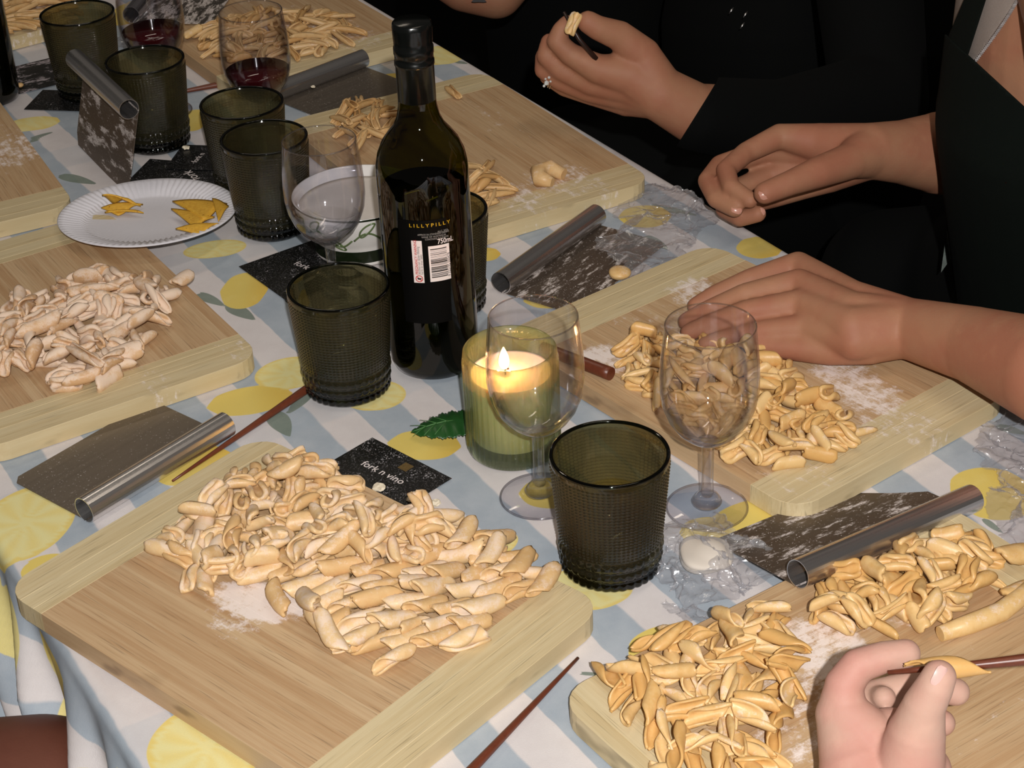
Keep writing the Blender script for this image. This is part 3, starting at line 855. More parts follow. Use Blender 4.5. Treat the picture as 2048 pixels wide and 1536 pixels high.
# D: tubes near bottle, a few others
polyD1 = [(672, 240), (720, 212), (790, 225), (800, 280), (720, 300), (690, 275)]
for (x, y) in scatter(polyD1, 24, 0.013, 61):
    piece(r_.choice(ST), 'D', x, y, pxdir(740, 250, 30, -80) + r_.gauss(0, .45), PM['golden'], 'pasta_tube', 'stubby golden pasta stick heaped left of the bottle neck', 'pasta', 'pasta sticks heaped left of the bottle neck', r_.uniform(.9, 1.1), FZ, 0)
polyD2 = [(935, 345), (990, 350), (1000, 395), (965, 425), (935, 430)]
for (x, y) in scatter(polyD2, 14, 0.013, 63):
    piece(r_.choice(ST + SH[:2]), 'D', x, y, r_.uniform(0, pi), PM['golden'], 'pasta_tube', 'pale pasta stick beside the right shoulder of the bottle', 'pasta', 'pasta sticks right of the bottle shoulder', r_.uniform(.85, 1.05), FZ, 0)
p = at(905, 190, BT); piece(ST[0], 'D', p.x, p.y, pxdir(905, 190, 30, 28), PM['golden'], 'pasta_tube', 'single pasta stick on the far pale end of the upper middle board', 'pasta', None, 1.0, FZ, 0)
# lump of dough on D (bent torn piece)
pts = [at(1128, 348, BT + .006), at(1100, 336, BT + .009), at(1078, 345, BT + .010), at(1080, 358, BT + .009), at(1105, 366, BT + .007)]
o = tube('dough_lump', pts, [.006, .0085, .009, .008, .005], PM['floured'], None, 16)
for v in o.data.vertices:
    v.co.z += .0012 * sin(v.co.x * 500) * cos(v.co.y * 430)
tag(o, 'torn curled lump of dough alone on the upper middle board', 'dough')
# F and G far heaps
polyF = [(400, 90), (430, 60), (500, 30), (600, 25), (690, 40), (700, 75), (640, 115), (560, 120), (450, 125)]
for (x, y) in scatter(polyF, 78, 0.0150, 71):
    piece(r_.choice(ST + SH[:3]), 'F', x, y, r_.uniform(0, pi), PM['golden'], 'pasta_tube', 'golden pasta piece heaped on the far board behind the red wine', 'pasta', 'pasta heaped on the far board', r_.uniform(.8, 1.1), FZ, 0)
polyG = [(-60, 40), (0, 20), (60, -10), (140, -20), (150, 20), (90, 35), (50, 60), (0, 75), (-60, 90)]
for (x, y) in scatter(polyG, 34, 0.0170, 81):
    piece(r_.choice(ST), 'G', x, y, r_.uniform(-.4, .9), PM['golden'], 'pasta_tube', 'golden pasta piece on the board in the top left corner', 'pasta', 'pasta in the top left corner', r_.uniform(.95, 1.2), FZ, 0)
p = at(386, 79, BT); piece(SH[2], 'F', p.x, p.y, .6, PM['plain'], 'pasta_shell', 'round pasta piece beside the far scraper blade', 'pasta', None, 1.0, FZ, pi)
# ------------------------------------------------------------------ tumblers
def tumbler_body():
    """hobnail glass: small square nibs above, large ones in the three bottom rows"""
    NTH, NZ = 72 * 4, 0
    H, R0, R1 = 0.0937, 0.0335, 0.0412
    zs = list(np.concatenate([np.linspace(0.0, 0.026, 3 * 7 + 1), np.linspace(0.0268, 0.0892, 24 * 4 + 1), np.linspace(0.0900, H, 4)]))
    V = []
    th = np.arange(NTH) * 2 * pi / NTH
    for z in zs:
        base = R0 + (R1 - R0) * (z / H)
        if z <= 0.026:
            k = (z / 0.026 * 3) % 1.0 if z < 0.026 else 1.0
            n = 36
            bump = 0.0021 * np.abs(np.sin(pi * k)) ** 0.7 * (0.45 + 0.55 * np.abs(np.cos(th * n / 2)))
            if z < 0.0015: bump = bump * 0 - 0.0015
        elif z < 0.0895:
            k = ((z - 0.0268) / (0.0892 - 0.0268) * 24) % 1.0
            bump = 0.00115 * np.abs(np.sin(pi * k)) * (np.abs(np.cos(th * 36)))
        else:
            bump = np.zeros(NTH) + 0.0002
        r = base + bump
        V.append(np.stack([r * np.cos(th), r * np.sin(th), np.full(NTH, z)], -1))
    rim = [(R1 - 0.0004, H + 0.0008), (R1 - 0.0016, H + 0.0010), (R1 - 0.0026, H)]
    inner = [(R1 - 0.0030, 0.088), (R0 + 0.0030, 0.030), (R0 - 0.001, 0.018), (R0 - 0.006, 0.0145), (0.012, 0.0135)]
    for r, z in rim + inner:
        V.append(np.stack([r * np.cos(th), r * np.sin(th), np.full(NTH, z)], -1))
    nr = len(V); V = np.concatenate(V)
    F = grid_faces(nr, NTH, True)
    V = np.concatenate([V, [[0, 0, 0.0004], [0, 0, 0.0135]]])
    c0, c1 = nr * NTH, nr * NTH + 1
    F += [(c0, (k + 1) % NTH, k) for k in range(NTH)]
    F += [(c1, (nr - 1) * NTH + k, (nr - 1) * NTH + (k + 1) % NTH) for k in range(NTH)]
    return V, F
def make_tumbler():
    root = empty('tumbler', (0, 0, 0))
    V, F = tumbler_body()
    me = bpy.data.meshes.new('glass_wall')
    me.from_pydata([tuple(v) for v in V], [], F)
    me.polygons.foreach_set('use_smooth', [True] * len(me.polygons))
    me.materials.append(M['smoky']); me.materials.append(M['smoky_base'])
    for p in me.polygons:
        if p.center.z < 0.0135: p.material_index = 1
    mesh_obj('glass_wall', None, None, None, root, me=me)
    # rounded polished lip
    R = 0.0400
    V = []; n, m = 96, 8
    for i in range(n):
        a = 2 * pi * i / n
        for j in range(m):
            b = 2 * pi * j / m
            V.append(((R + 0.0015 * cos(b)) * cos(a), (R + 0.0015 * cos(b)) * sin(a), 0.0942 + 0.0013 * sin(b)))
    F = []
    for i in range(n):
        for j in range(m):
            F.append((i * m + j, ((i + 1) % n) * m + j, ((i + 1) % n) * m + (j + 1) % m, i * m + (j + 1) % m))
    o = mesh_obj('rim', V, F, M['smoky_base'], root, True)
    return root
tum0 = make_tumbler()
TUM = [((.0642, 1.0332), 'smoky green hobnail tumbler in front, a little pink drink in its bottom'),
       ((-.1354, 1.2901), 'empty smoky green hobnail tumbler beside the wine bottle'),
       ((-.4639, 1.9584), 'farthest hobnail tumbler, in the top left corner'),
       ((-.3663, 1.8067), 'hobnail tumbler right behind the upright scraper'),
       ((-.2522, 1.6788), 'back one of the two touching tumblers behind the paper plate'),
       ((-.2225, 1.5925), 'front one of the two touching tumblers, beside the paper plate'),
       ((-.0552, 1.4210), 'tumbler mostly hidden behind the wine bottle')]
for i, ((x, y), lab) in enumerate(TUM):
    o = tum0 if i == 0 else link_copy(tum0)
    o.location = (x, y, 0.0012); o.rotation_euler.z = i * 0.7
    tag(o, lab, 'tumbler', 'smoky green hobnail tumblers')
d = lathe('drink', [(0.0, 0.0145), (0.026, 0.0150), (0.0318, 0.0190), (0.0345, 0.024), (0.0360, 0.038), (0.0, 0.038)], M['rose'], None, 48)
d.location = (.0642, 1.0332, 0.0015)
tag(d, 'shallow pool of pink drink in the front tumbler', 'drink')

# ------------------------------------------------------------------ stemmed wine glasses
def make_wineglass():
    root = empty('wine_glass', (0, 0, 0))
    outer = [(0.0042, 0.0565), (0.0095, 0.0592), (0.0170, 0.0645), (0.0240, 0.0715), (0.0300, 0.0810), (0.0338, 0.0920), (0.0354, 0.1040), (0.0354, 0.1160), (0.0346, 0.1290), (0.0333, 0.1420), (0.0320, 0.1545)]
    t_ = 0.0011
    inner = [(max(r - t_, 0.0), z + (0.0022 if z < 0.075 else 0)) for r, z in outer][::-1]
    inner[0] = (0.0309, 0.1545)
    prof = outer + [(0.0319, 0.1552), (0.0312, 0.1552)] + inner[0:-2] + [(0.0085, 0.0628), (0.0, 0.0618)]
    gb = lathe('glass_bowl', [(0.0, 0.0560)] + prof, M['clear'], root, 96)
    gb.data.materials.append(M['clear_solid'])
    for p in gb.data.polygons:
        if p.center.z < 0.078: p.material_index = 1
    # lip ring, a touch thicker so that it catches light
    V = []; F = []; n, m = 96, 6
    for i in range(n):
        a = 2 * pi * i / n
        for j in range(m):
            b = 2 * pi * j / m; R = 0.0316 + 0.0006 * cos(b)
            V.append((R * cos(a), R * sin(a), 0.1552 + 0.0006 * sin(b)))
    for i in range(n):
        for j in range(m):
            F.append((i * m + j, ((i + 1) % n) * m + j, ((i + 1) % n) * m + (j + 1) % m, i * m + (j + 1) % m))
    mesh_obj('lip', V, F, M['clear_solid'], root, True)
    stem = [(0.0, 0.0600), (0.0075, 0.0600), (0.0055, 0.0570), (0.0046, 0.0530), (0.0043, 0.0400), (0.0043, 0.0250), (0.0048, 0.0160), (0.0050, 0.0125), (0.0, 0.0125)]
    lathe('stem', stem[::-1], M['clear_solid'], root, 40)
    lathe('stem_knob', [(0.0, 0.0052), (0.0105, 0.0052), (0.0112, 0.0070), (0.0100, 0.0090), (0.0080, 0.0100), (0.0085, 0.0115), (0.0060, 0.0130), (0.0, 0.0130)], M['clear_solid'], root, 48)
    foot = [(0.0, 0.0), (0.0292, 0.0), (0.0302, 0.0008), (0.0302, 0.0016), (0.0290, 0.0024), (0.0180, 0.0036), (0.0105, 0.0054), (0.0, 0.0056)]
    lathe('foot', foot, M['clear'], root, 80)
    V = []; F = []
    for i in range(n):
        a = 2 * pi * i / n
        for j in range(m):
            b = 2 * pi * j / m; R = 0.0297 + 0.0009 * cos(b)
            V.append((R * cos(a), R * sin(a), 0.0012 + 0.0009 * sin(b)))
    for i in range(n):
        for j in range(m):
            F.append((i * m + j, ((i + 1) % n) * m + j, ((i + 1) % n) * m + (j + 1) % m, i * m + (j + 1) % m))
    mesh_obj('foot_edge', V, F, M['clear_solid'], root, True)
    return root
wg0 = make_wineglass()
WG = [((.1392, 1.0952), 'empty stemmed wine glass standing in front of the right board'),
      ((.0170, 1.1190), 'empty stemmed wine glass in front of the lit candle'),
      ((-.1549, 1.4410), 'empty stemmed wine glass left of the wine bottle'),
      ((-.2454, 1.7680), 'stemmed glass of red wine in front of the far board'),
      ((-.3696, 1.8900), 'stemmed glass of red wine cut by the top edge, right of the farthest tumbler')]
for i, ((x, y), lab) in enumerate(WG):
    o = wg0 if i == 0 else link_copy(wg0)
    o.location = (x, y, 0.0012)
    tag(o, lab, 'wine glass', 'stemmed wine glasses')
    if i >= 3:
        zt = 0.0930 if i == 3 else 0.0960
        prof = [(0.0, 0.0635), (0.0085, 0.0648), (0.0155, 0.0685), (0.0225, 0.0750), (0.0282, 0.0830), (0.0322, zt - .002), (0.0326, zt), (0.0, zt)]
        w = lathe('red_wine', prof, M['redwine'], None, 64)
        w.location = (x, y, 0.0012)
        tag(w, 'red wine in the glass in front of the far board' if i == 3 else 'red wine in the glass at the top left edge', 'wine')

# ------------------------------------------------------------------ wine bottle
def text_mesh(name, body, size, mat, parent, fn, extrude=0.0, bold=0.0):
    cu = bpy.data.curves.new('txt', 'FONT'); cu.body = body; cu.size = size; cu.resolution_u = 3
    cu.offset = bold
    ob = bpy.data.objects.new('txt', cu); COL.objects.link(ob)
    dg = bpy.context.evaluated_depsgraph_get(); dg.update()
    me = bpy.data.meshes.new_from_object(ob.evaluated_get(dg))
    COL.objects.unlink(ob); bpy.data.objects.remove(ob)
    bm = bmesh.new(); bm.from_mesh(me)
    bmesh.ops.triangulate(bm, faces=bm.faces)
    bmesh.ops.subdivide_edges(bm, edges=[e for e in bm.edges if e.calc_length() > size * 0.3], cuts=2)
    bm.to_mesh(me); bm.free()
    for v in me.vertices: v.co = fn(v.co.x, v.co.y)
    me.materials.clear(); me.materials.append(mat)
    o = bpy.data.objects.new(name, me); COL.objects.link(o); o.parent = parent
    return o
BX, BY = -.0633, 1.3267
def bottle(x, y, label, full=True):
    root = empty('wine_bottle', (x, y, 0.0012), 0, label, 'bottle')
    prof = [(0.0, 0.006), (0.020, 0.003), (0.030, 0.0), (0.0345, 0.002), (0.0366, 0.008), (0.0370, 0.020), (0.0370, 0.160), (0.0370, 0.176), (0.0364, 0.184), (0.0345, 0.193), (0.0305, 0.202),
            (0.0250, 0.2095), (0.0200, 0.2160), (0.0170, 0.2230), (0.0152, 0.2320), (0.0145, 0.2420), (0.0140, 0.2700), (0.0140, 0.2930), (0.0, 0.2935)]
    lathe('glass_body', prof, M['bottle_glass'], root, 96)
    wine = [(0.0, 0.0075)] + [(r - 0.0025, z + 0.003) for r, z in prof[1:7]] + [(0.0345, 0.1630), (0.0, 0.1630)]
    lathe('wine_level', wine, M['wine_dark'], root, 64)
    cap = [(0.0144, 0.2370), (0.0150, 0.2372), (0.0150, 0.2655), (0.0156, 0.2660), (0.0156, 0.2690), (0.0151, 0.2697), (0.0151, 0.2740), (0.0156, 0.2750), (0.0156, 0.2800), (0.0150, 0.2812),
           (0.0152, 0.2860), (0.0155, 0.2950), (0.0151, 0.2990), (0.0140, 0.3003), (0.0, 0.3003)]
    lathe('screw_cap', cap, M['cap'], root, 72, fn=lambda r, z, a: r + (0.00025 * sin(a * 60) if 0.283 < z < 0.296 else 0))
    return root
bt = bottle(BX, BY, 'dark green wine bottle with a black back label and a barcode')
# back label wraps the glass
A0 = atan2(-BY, -BX)                      # towards the camera
def wrap(r, a_c, z_c):
    def f(u, v): 
        a = a_c + u / r
        return Vector((r * cos(a), r * sin(a), z_c + v))
    return f
def patch(name, u0, u1, v0, v1, r, mat, parent, nu=24, label=None):
    f = wrap(r, A0, 0.0)
    V = []; 
    for i in range(nu + 1):
        for v in (v0, v1): V.append(f(u0 + (u1 - u0) * i / nu, v))
    F = [(2 * i, 2 * i + 2, 2 * i + 3, 2 * i + 1) for i in range(nu)]
    return mesh_obj(name, V, F, mat, parent, True)
def bottle_uv(px, py):
    """pixel -> (arc, height) on the bottle cylinder of radius .037"""
    d = ray(px, py); c = Vector((BX, BY, 0)); r = .0372
    ox, oy = EYE.x - c.x, EYE.y - c.y
    a = d.x ** 2 + d.y ** 2; b = 2 * (ox * d.x + oy * d.y); q = ox * ox + oy * oy - r * r
    k = (-b - sqrt(max(0, b * b - 4 * a * q))) / (2 * a)
    p = EYE + d * k
    an = atan2(p.y - c.y, p.x - c.x) - A0
    an = (an + pi) % (2 * pi) - pi
    return an * r, p.z - 0.0012
lab_part = patch('back_label', *(lambda a, b: (a[0], b[0], b[1], a[1]))(bottle_uv(795, 437), bottle_uv(905, 640)), .03722, M['label'], bt)
u, v = bottle_uv(818, 455); u2, v2 = bottle_uv(897, 450)
RT_ = .03732
def ltext(body, px, py, size, mat, part, rot=0, xs=1.0, bold=0.0):
    u0, v0 = bottle_uv(px, py); f = wrap(RT_, A0, 0.0)
    def g(x, y):
        x *= xs
        return f(u0 + x * cos(rot) - y * sin(rot), v0 + x * sin(rot) + y * cos(rot))
    return text_mesh('lettering', body, size, mat, part, g, bold=bold)
ltext('L I L L Y P I L L Y', 818, 454, .0042, M['gold_print'], lab_part, 0, 1.12, .00006)
ltext('ALC. VOL', 875, 465, .0022, M['grey_print'], lab_part)
ltext('APPROX 8.6 STANDARD DRINKS', 835, 471.5, .0022, M['grey_print'], lab_part, 0, .80)
ltext('WINE OF AUSTRALIA', 843, 476.5, .0022, M['grey_print'], lab_part, 0, .95)
ltext('CONTAINS SULPHITES', 850, 481, .0022, M['grey_print'], lab_part, 0, .88)
ltext('750mL', 875, 488, .0062, M['white_print'], lab_part, 0, .8, .00008)
# pregnancy warning panel
def panel(c0, c1, c2, nm, mat):
    """c0 upper left, c1 upper right, c2 lower left pixel corners"""
    a, b, c = bottle_uv(*c0), bottle_uv(*c1), bottle_uv(*c2)
    return patch(nm, a[0], b[0], c[1], a[1], .03727, mat, lab_part, 10), a, b, c
p1, a, b, c = panel((822, 481), (843, 481), (829, 565), 'warning_panel', M['white_print'])
hgt = a[1] - c[1]; wd = b[0] - a[0]
f = wrap(RT_, A0, 0.0)
def vtext(body, uoff, size, mat, vstart, xs=1.0, bold=0.0, base=None):
    base = base or c
    return text_mesh('lettering', body, size, mat, lab_part, lambda x, y: f(base[0] + uoff - y, base[1] + vstart + x * xs), bold=bold)
vtext('PREGNANCY WARNING', wd * .46, .0034, M['red_print'], hgt * .20, .82, .00006)
vtext('Alcohol can cause lifelong', wd * .68, .0030, M['black_print'], hgt * .20, .80)
vtext('harm to your baby', wd * .92, .0030, M['black_print'], hgt * .20, .80)
V = []; F = []
for k in range(25):
    an = 2 * pi * k / 24
    for rr in (wd * .36, wd * .28): V.append(f(c[0] + wd * .5 + rr * cos(an), c[1] + hgt * .10 + rr * sin(an)))
F = [(2 * i, 2 * i + 1, 2 * i + 3, 2 * i + 2) for i in range(24)]
mesh_obj('warning_symbol', V, F, M['red_print'], lab_part)
def blob(cx, cy, pts, mat, nm='warning_symbol'):
    V = [f(cx + x, cy + y) for x, y in pts]
    mesh_obj(nm, V, [tuple(range(len(V)))], mat, lab_part)
w_ = wd * .3
blob(c[0] + wd * .5, c[1] + hgt * .10, [(-.62 * w_, -.1 * w_), (-.1 * w_, -.45 * w_), (.3 * w_, -.15 * w_), (.7 * w_, -.3 * w_), (.7 * w_, .3 * w_), (.2 * w_, .2 * w_), (-.15 * w_, .35 * w_), (-.62 * w_, .2 * w_)], M['black_print'])
blob(c[0] + wd * .5, c[1] + hgt * .10, [(-.8 * w_, .6 * w_), (-.6 * w_, .8 * w_), (.8 * w_, -.6 * w_), (.6 * w_, -.8 * w_)], M['red_print'])
# barcode panel
p2, a, b, c = panel((856, 493), (898, 489), (862, 564), 'barcode_panel', M['white_print'])
hgt = a[1] - c[1]; wd = b[0] - a[0]
rb = random.Random(9); vv = c[1] + hgt * .11
while vv < a[1] - hgt * .09:
    tk = rb.choice((.0003, .0003, .0006, .0009, .0012))
    V = []; u0, u1 = c[0] + wd * .06, c[0] + wd * .84
    for i in range(9):
        for q in (vv, vv + tk): V.append(f(u0 + (u1 - u0) * i / 8, q))
    mesh_obj('bar', V, [(2 * i, 2 * i + 2, 2 * i + 3, 2 * i + 1) for i in range(8)], M['black_print'], p2)
    vv += tk + rb.choice((.0004, .0004, .0007, .0010))
vtext('9 322195 000478', wd * .98, .0034, M['black_print'], hgt * .08, .88, 0, c)
# second bottle, only its edge is in the frame
q = at(-34, 150, 0.03)
bottle(q.x, q.y, 'dark wine bottle cut off by the left edge of the frame')

# ------------------------------------------------------------------ candle
CX, CY = -.0006, 1.1895
cr = empty('candle', (CX, CY, 0.0012), 0, 'lit cream candle in a ribbed green glass jar', 'candle')
ribs = lambda r, z, a: r + 0.0013 * abs(sin(a * 22)) * (1 if 0.003 < z < 0.082 else 0)
HC = 0.0880; RC = 0.0358
lathe('glass_jar', [(RC - .0015, 0.0), (RC, 0.002), (RC, 0.006), (RC, 0.012), (RC, 0.045), (RC, 0.080), (RC + .0004, 0.084), (RC, HC), (RC - 0.0012, HC + 0.0012), (RC - 0.0032, HC + 0.0008), (RC - .0040, 0.084), (RC - .0042, 0.014)],
      M['candle_glass'], cr, 176, fn=ribs)
lathe('jar_base', [(0.0, 0.0), (RC - .0015, 0.0), (RC - .0043, 0.0125), (0.0, 0.0125)], M['candle_base'], cr, 88)
lathe('wax', [(0.0, 0.0130), (RC - .0050, 0.0130), (RC - .0046, 0.040), (RC - .0046, 0.0685), (RC - .006, 0.0680), (0.020, 0.0674), (0.0, 0.0672)], M['wax'], cr, 64)
tube('wick', [(-.004, -.002, .0670), (-.0042, -.0018, .0705), (-.0035, -.0025, .0728), (-.0012, -.0032, .0728)], .0007, M['wick'], cr, 8)
fl_ = lathe('flame', [(0.0, 0.0), (0.0022, 0.0015), (0.0038, 0.0045), (0.0042, 0.0075), (0.0034, 0.0120), (0.0020, 0.0160), (0.0007, 0.0190), (0.0, 0.0200)], M['flame'], cr, 20)
fl_.location = (-.0046, -.0018, .0715)
add_light('candle_glow', 'POINT', (CX - .0046, CY - .0018, .0830), 0.95, (1.0, 0.45, 0.17), 0.0045)

# ------------------------------------------------------------------ bench scrapers
def scraper(e1, e2, zt, side, label, blade, L=None, depth=.098, far_z=0.001, full=1.0, name='bench_scraper', corner=.006):
    """e1, e2 world ends of the tube axis; side = +1/-1 which side the blade leaves on"""
    e1, e2 = Vector(e1), Vector(e2)
    X = (e2 - e1).normalized(); Lt = (e2 - e1).length if L is None else L
    Y = Vector((0, 0, 1)).cross(X).normalized() * side
    mid = e1 + X * Lt / 2
    Z = X.cross(Y) if side > 0 else Y.cross(X)
    if Z.z < 0: Z = -Z
    r = 0.0104
    # tilt so that the far edge of the blade reaches far_z
    zb = mid.z - r
    tilt = math.asin(max(-.9, min(.9, (zb - far_z) / depth)))
    root = empty(name, mid - Z * r, 0, label, 'scraper', 'steel bench scrapers')
    Yt = (Y * cos(tilt) - Z * sin(tilt)); Zt = (Z * cos(tilt) + Y * sin(tilt))
    root.matrix_world = Matrix(((X.x, Yt.x, Zt.x, (mid - Z * r).x), (X.y, Yt.y, Zt.y, (mid - Z * r).y), (X.z, Yt.z, Zt.z, (mid - Z * r).z), (0, 0, 0, 1)))
    h = Lt / 2
    # rolled handle: sheet curls up from the blade and over
    V = []; n = 60; th = .0007
    for i in range(n + 1):
        a = -pi / 2 - (2 * pi * 0.97) * i / n * 1.0
        for rr in (r, r - th):
            rr += .00004 * sin(i * 2.4)
            for x in (-h, h):
                V.append((x, rr * cos(a), r + rr * sin(a)))
    F = []
    for i in range(n):
        b0, b1 = i * 4, (i + 1) * 4
        F += [(b0, b0 + 1, b1 + 1, b1), (b0 + 2, b1 + 2, b1 + 3, b0 + 3), (b0, b1, b1 + 2, b0 + 2), (b0 + 1, b0 + 3, b1 + 3, b1 + 1)]
    o = mesh_obj('handle_tube', V, F, M['steel_tube'], root, False)      # rolled sheet keeps fine facets along its length
    bm = bmesh.new(); bm.from_mesh(o.data); bmesh.ops.recalc_face_normals(bm, faces=bm.faces)
    for e in bm.edges:
        if len(e.link_faces) == 2 and e.calc_face_angle() > 0.9: e.smooth = False
    bm.to_mesh(o.data); bm.free()
    c = corner
    poly = [(-h + .001, 0.0), (h - .001, 0.0), (h - .001, depth - c), (h - .001 - c, depth), (-h + .001 + c, depth), (-h + .001, depth - c)]
    prism('blade', poly if side > 0 else poly, 0.0, .0007, blade, root)
    return root
zt = .0112
scraper(at(168, 1021, zt), at(453, 848, zt), zt, +1, 'bench scraper lying between the left middle board and the front left board', M['steel_clean'], depth=.090)
scraper(at(1598, 1150, .030), at(1948, 998, .014), zt, +1, 'nearest bench scraper, its tube lying over the bottom right board', M['steel_blade'], depth=.086, far_z=.0015)
scraper(at(1002, 566, zt), at(1194, 429, zt), zt, -1, 'bench scraper with a flour streaked blade between the two right boards', M['steel_blade'], depth=.078)
e2 = at(727, 116, zt); e1 = at(548, 184, zt)
scraper(e1, e2, zt, -1, 'bench scraper lying in front of the far board, behind the touching tumblers', M['steel_clean'], depth=.095)
scraper(at(262, 30, .030), at(345, -70, .030), .030, -1, 'bench scraper at the top edge on the far board, blade white with flour', steel_mat('heavily_floured_steel', 1.05, 0.4), depth=.098, far_z=.0185)
# the upright one leans with its edge on the cloth
def standing_scraper():
    tm = Vector((-.4032, 1.7545, .0925))
    Xv = Vector((.49597, -.86791, -.02725)).normalized(); Yv = Vector((-.24007, -.10689, -.96485)); Yv = (Yv - Xv * Xv.dot(Yv)).normalized(); Zv = Xv.cross(Yv)
    L_ = .1543
    r = .0104; h = L_ / 2; depth = .0930
    root = empty('bench_scraper', tm, 0, 'bench scraper propped upright on its blade at the left, tube at the top', 'scraper', 'steel bench scrapers')
    root.matrix_world = Matrix(((Xv.x, Yv.x, Zv.x, tm.x), (Xv.y, Yv.y, Zv.y, tm.y), (Xv.z, Yv.z, Zv.z, tm.z), (0, 0, 0, 1)))
    V = []; n = 60; th = .0007
    sgn = 1 if Zv.dot(EYE - tm) < 0 else -1      # blade leaves the tube on the side away from the camera
    for i in range(n + 1):
        a = -2 * pi * 0.97 * i / n
        for rr in (r, r - th):
            for x in (-h, h): V.append((x, rr * sin(a), sgn * rr * cos(a)))
    F = []
    for i in range(n):
        p, q = i * 4, (i + 1) * 4
        F += [(p, p + 1, q + 1, q), (p + 2, q + 2, q + 3, p + 3), (p, q, q + 2, p + 2), (p + 1, p + 3, q + 3, q + 1)]
    mesh_obj('handle_tube', V, F, M['steel_tube'], root, False)
    poly = [(-h + .001, 0.0), (h - .001, 0.0), (h - .001, depth - .012), (h - .008, depth), (-h + .008, depth), (-h + .001, depth - .012)]
    o = prism('blade', poly, sgn * r - .0003, sgn * r + .0004, M['steel_blade'], root)
standing_scraper()

# ------------------------------------------------------------------ wooden sticks
def stick(p0, p1, r0, r1, label, n=10, square=False):
    p0, p1 = Vector(p0), Vector(p1)
    pts = [p0 + (p1 - p0) * k / n for k in range(n + 1)]
    rad = [r0 + (r1 - r0) * k / n for k in range(n + 1)]
    if r1 < .0015: pts.append(p1 + (p1 - p0).normalized() * r1); rad.append(r1 * .4)
    o = tube('wooden_stick', pts, rad, M['stick'], None, 14)
    return tag(o, label, 'stick', 'dark wooden pasta sticks')
stick(at(345, 962, .0016), at(640, 760, .0042), .0010, .0040, 'dark wooden stick between the near left scraper and the front tumblers')
stick(at(1156, 1316, .0016), at(895, 1590, .0036), .0011, .0036, 'pointed dark wooden stick between the two front boards')
stick(at(1222, 748, BT + .0060), at(1085, 695, BT + .0052), .0056, .0050, 'blunt dark wooden stick end resting on the right board beside the candle')
stick(at(470, 163, .0040), at(366, 183, .0026), .0040, .0022, 'dark wooden stick lying behind the tumblers near the far board')

# ------------------------------------------------------------------ cards
def card(px, py, a_px, w, h, z, label, mat=None, name='card'):
    """px,py: corner; a_px: pixel in the direction of its long side"""
    p = at(px, py, z); q = at(*a_px, z)
    a = atan2(q.y - p.y, q.x - p.x)
    root = prism(name, [(0, 0), (w, 0), (w, h), (0, h)] if h > 0 else [(0, h), (w, h), (w, 0), (0, 0)], 0, .0004, mat or M['card'], None)
    root.location = (p.x, p.y, z); root.rotation_euler = (0, 0, a)
    return tag(root, label, 'card', 'black cards on the table'), root
def text_fit(root, body, p0, p1, mat=None):
    """lettering printed on a flat card from one place on it to another"""
    a, b = at(*p0, root.location.z), at(*p1, root.location.z)
    rz = root.rotation_euler.z
    def loc(w):
        dx, dy = w.x - root.location.x, w.y - root.location.y
        return dx * cos(rz) + dy * sin(rz), -dx * sin(rz) + dy * cos(rz)
    (x0, y0), (x1, y1) = loc(a), loc(b)
    L = sqrt((x1 - x0) ** 2 + (y1 - y0) ** 2); rot = atan2(y1 - y0, x1 - x0)
    size = L / (0.49 * len(body))
    return card_text(root, body, x0, y0, size, rot, mat)
def card_text(root, body, x, y, size, rot, mat=None, part='lettering'):
    o = text_mesh(part, body, size, mat or M['white_print'], root, lambda u, v: Vector((x + u * cos(rot) - v * sin(rot), y + u * sin(rot) + v * cos(rot), .0006)), bold=.00006)
    return o
c1, _ = card(744.6, 875.7, (903, 957), .0885, -.056, .0010, 'black card reading fork n vino, tucked under the edge of the front left board')
text_fit(c1, 'fork n vino', (720, 930), (820, 979))
def ring_mark(root, x, y, r0, r1):
    V = []
    for k in range(17):
        a = 2 * pi * k / 16; V += [(x + r0 * cos(a), y + r0 * sin(a), .0006), (x + r1 * cos(a), y + r1 * sin(a), .0006)]
    mesh_obj('emblem', V, [(2 * i, 2 * i + 1, 2 * i + 3, 2 * i + 2) for i in range(16)], M['white_print'], root)
# small worn gold square printed on the card
prism('gold_mark', [(.046, -.0165), (.055, -.0165), (.055, -.0075), (.046, -.0075)], .0004, .00055, simple('worn_gold_ink', (96, 76, 40), .5, 0, 900, .6), c1)
c2, _ = card(477.6, 533.4, (576, 604), .0900, .080, .0010, 'black card dusted with flour between the paper plate and the middle tumbler')
text_fit(c2, 'fork n vino', (586, 529), (672, 566))
c3, _ = card(246, 372, (440, 388), .1050, .066, .0010, 'black card nearer the paper plate under the tumbler behind the scraper')
text_fit(c3, 'fork', (401, 358), (378, 338))
c4, _ = card(330, 338, (430, 341), .0800, .060, .0024, 'black card on top of the other, under the touching tumblers')
text_fit(c4, 'fork n', (393, 326), (414, 304))
c5, _ = card(48, 219, (150, 222), .0885, .056, .0010, 'small black card under the farthest tumbler')
c6, _ = card(-30, 205, (118, 168), .1400, .085, .0010, 'black card thick with flour in front of the top left board', dusty_card())
p = at(40, 170, .005)
o = lathe('dough_crumb', [(0, -.0026), (.003, -.002), (.0045, 0), (.003, .0018), (0, .0024)], PM['golden'], None, 14); o.location = p
tag(o, 'round yellow crumb of dough on the floured black card', 'crumb')
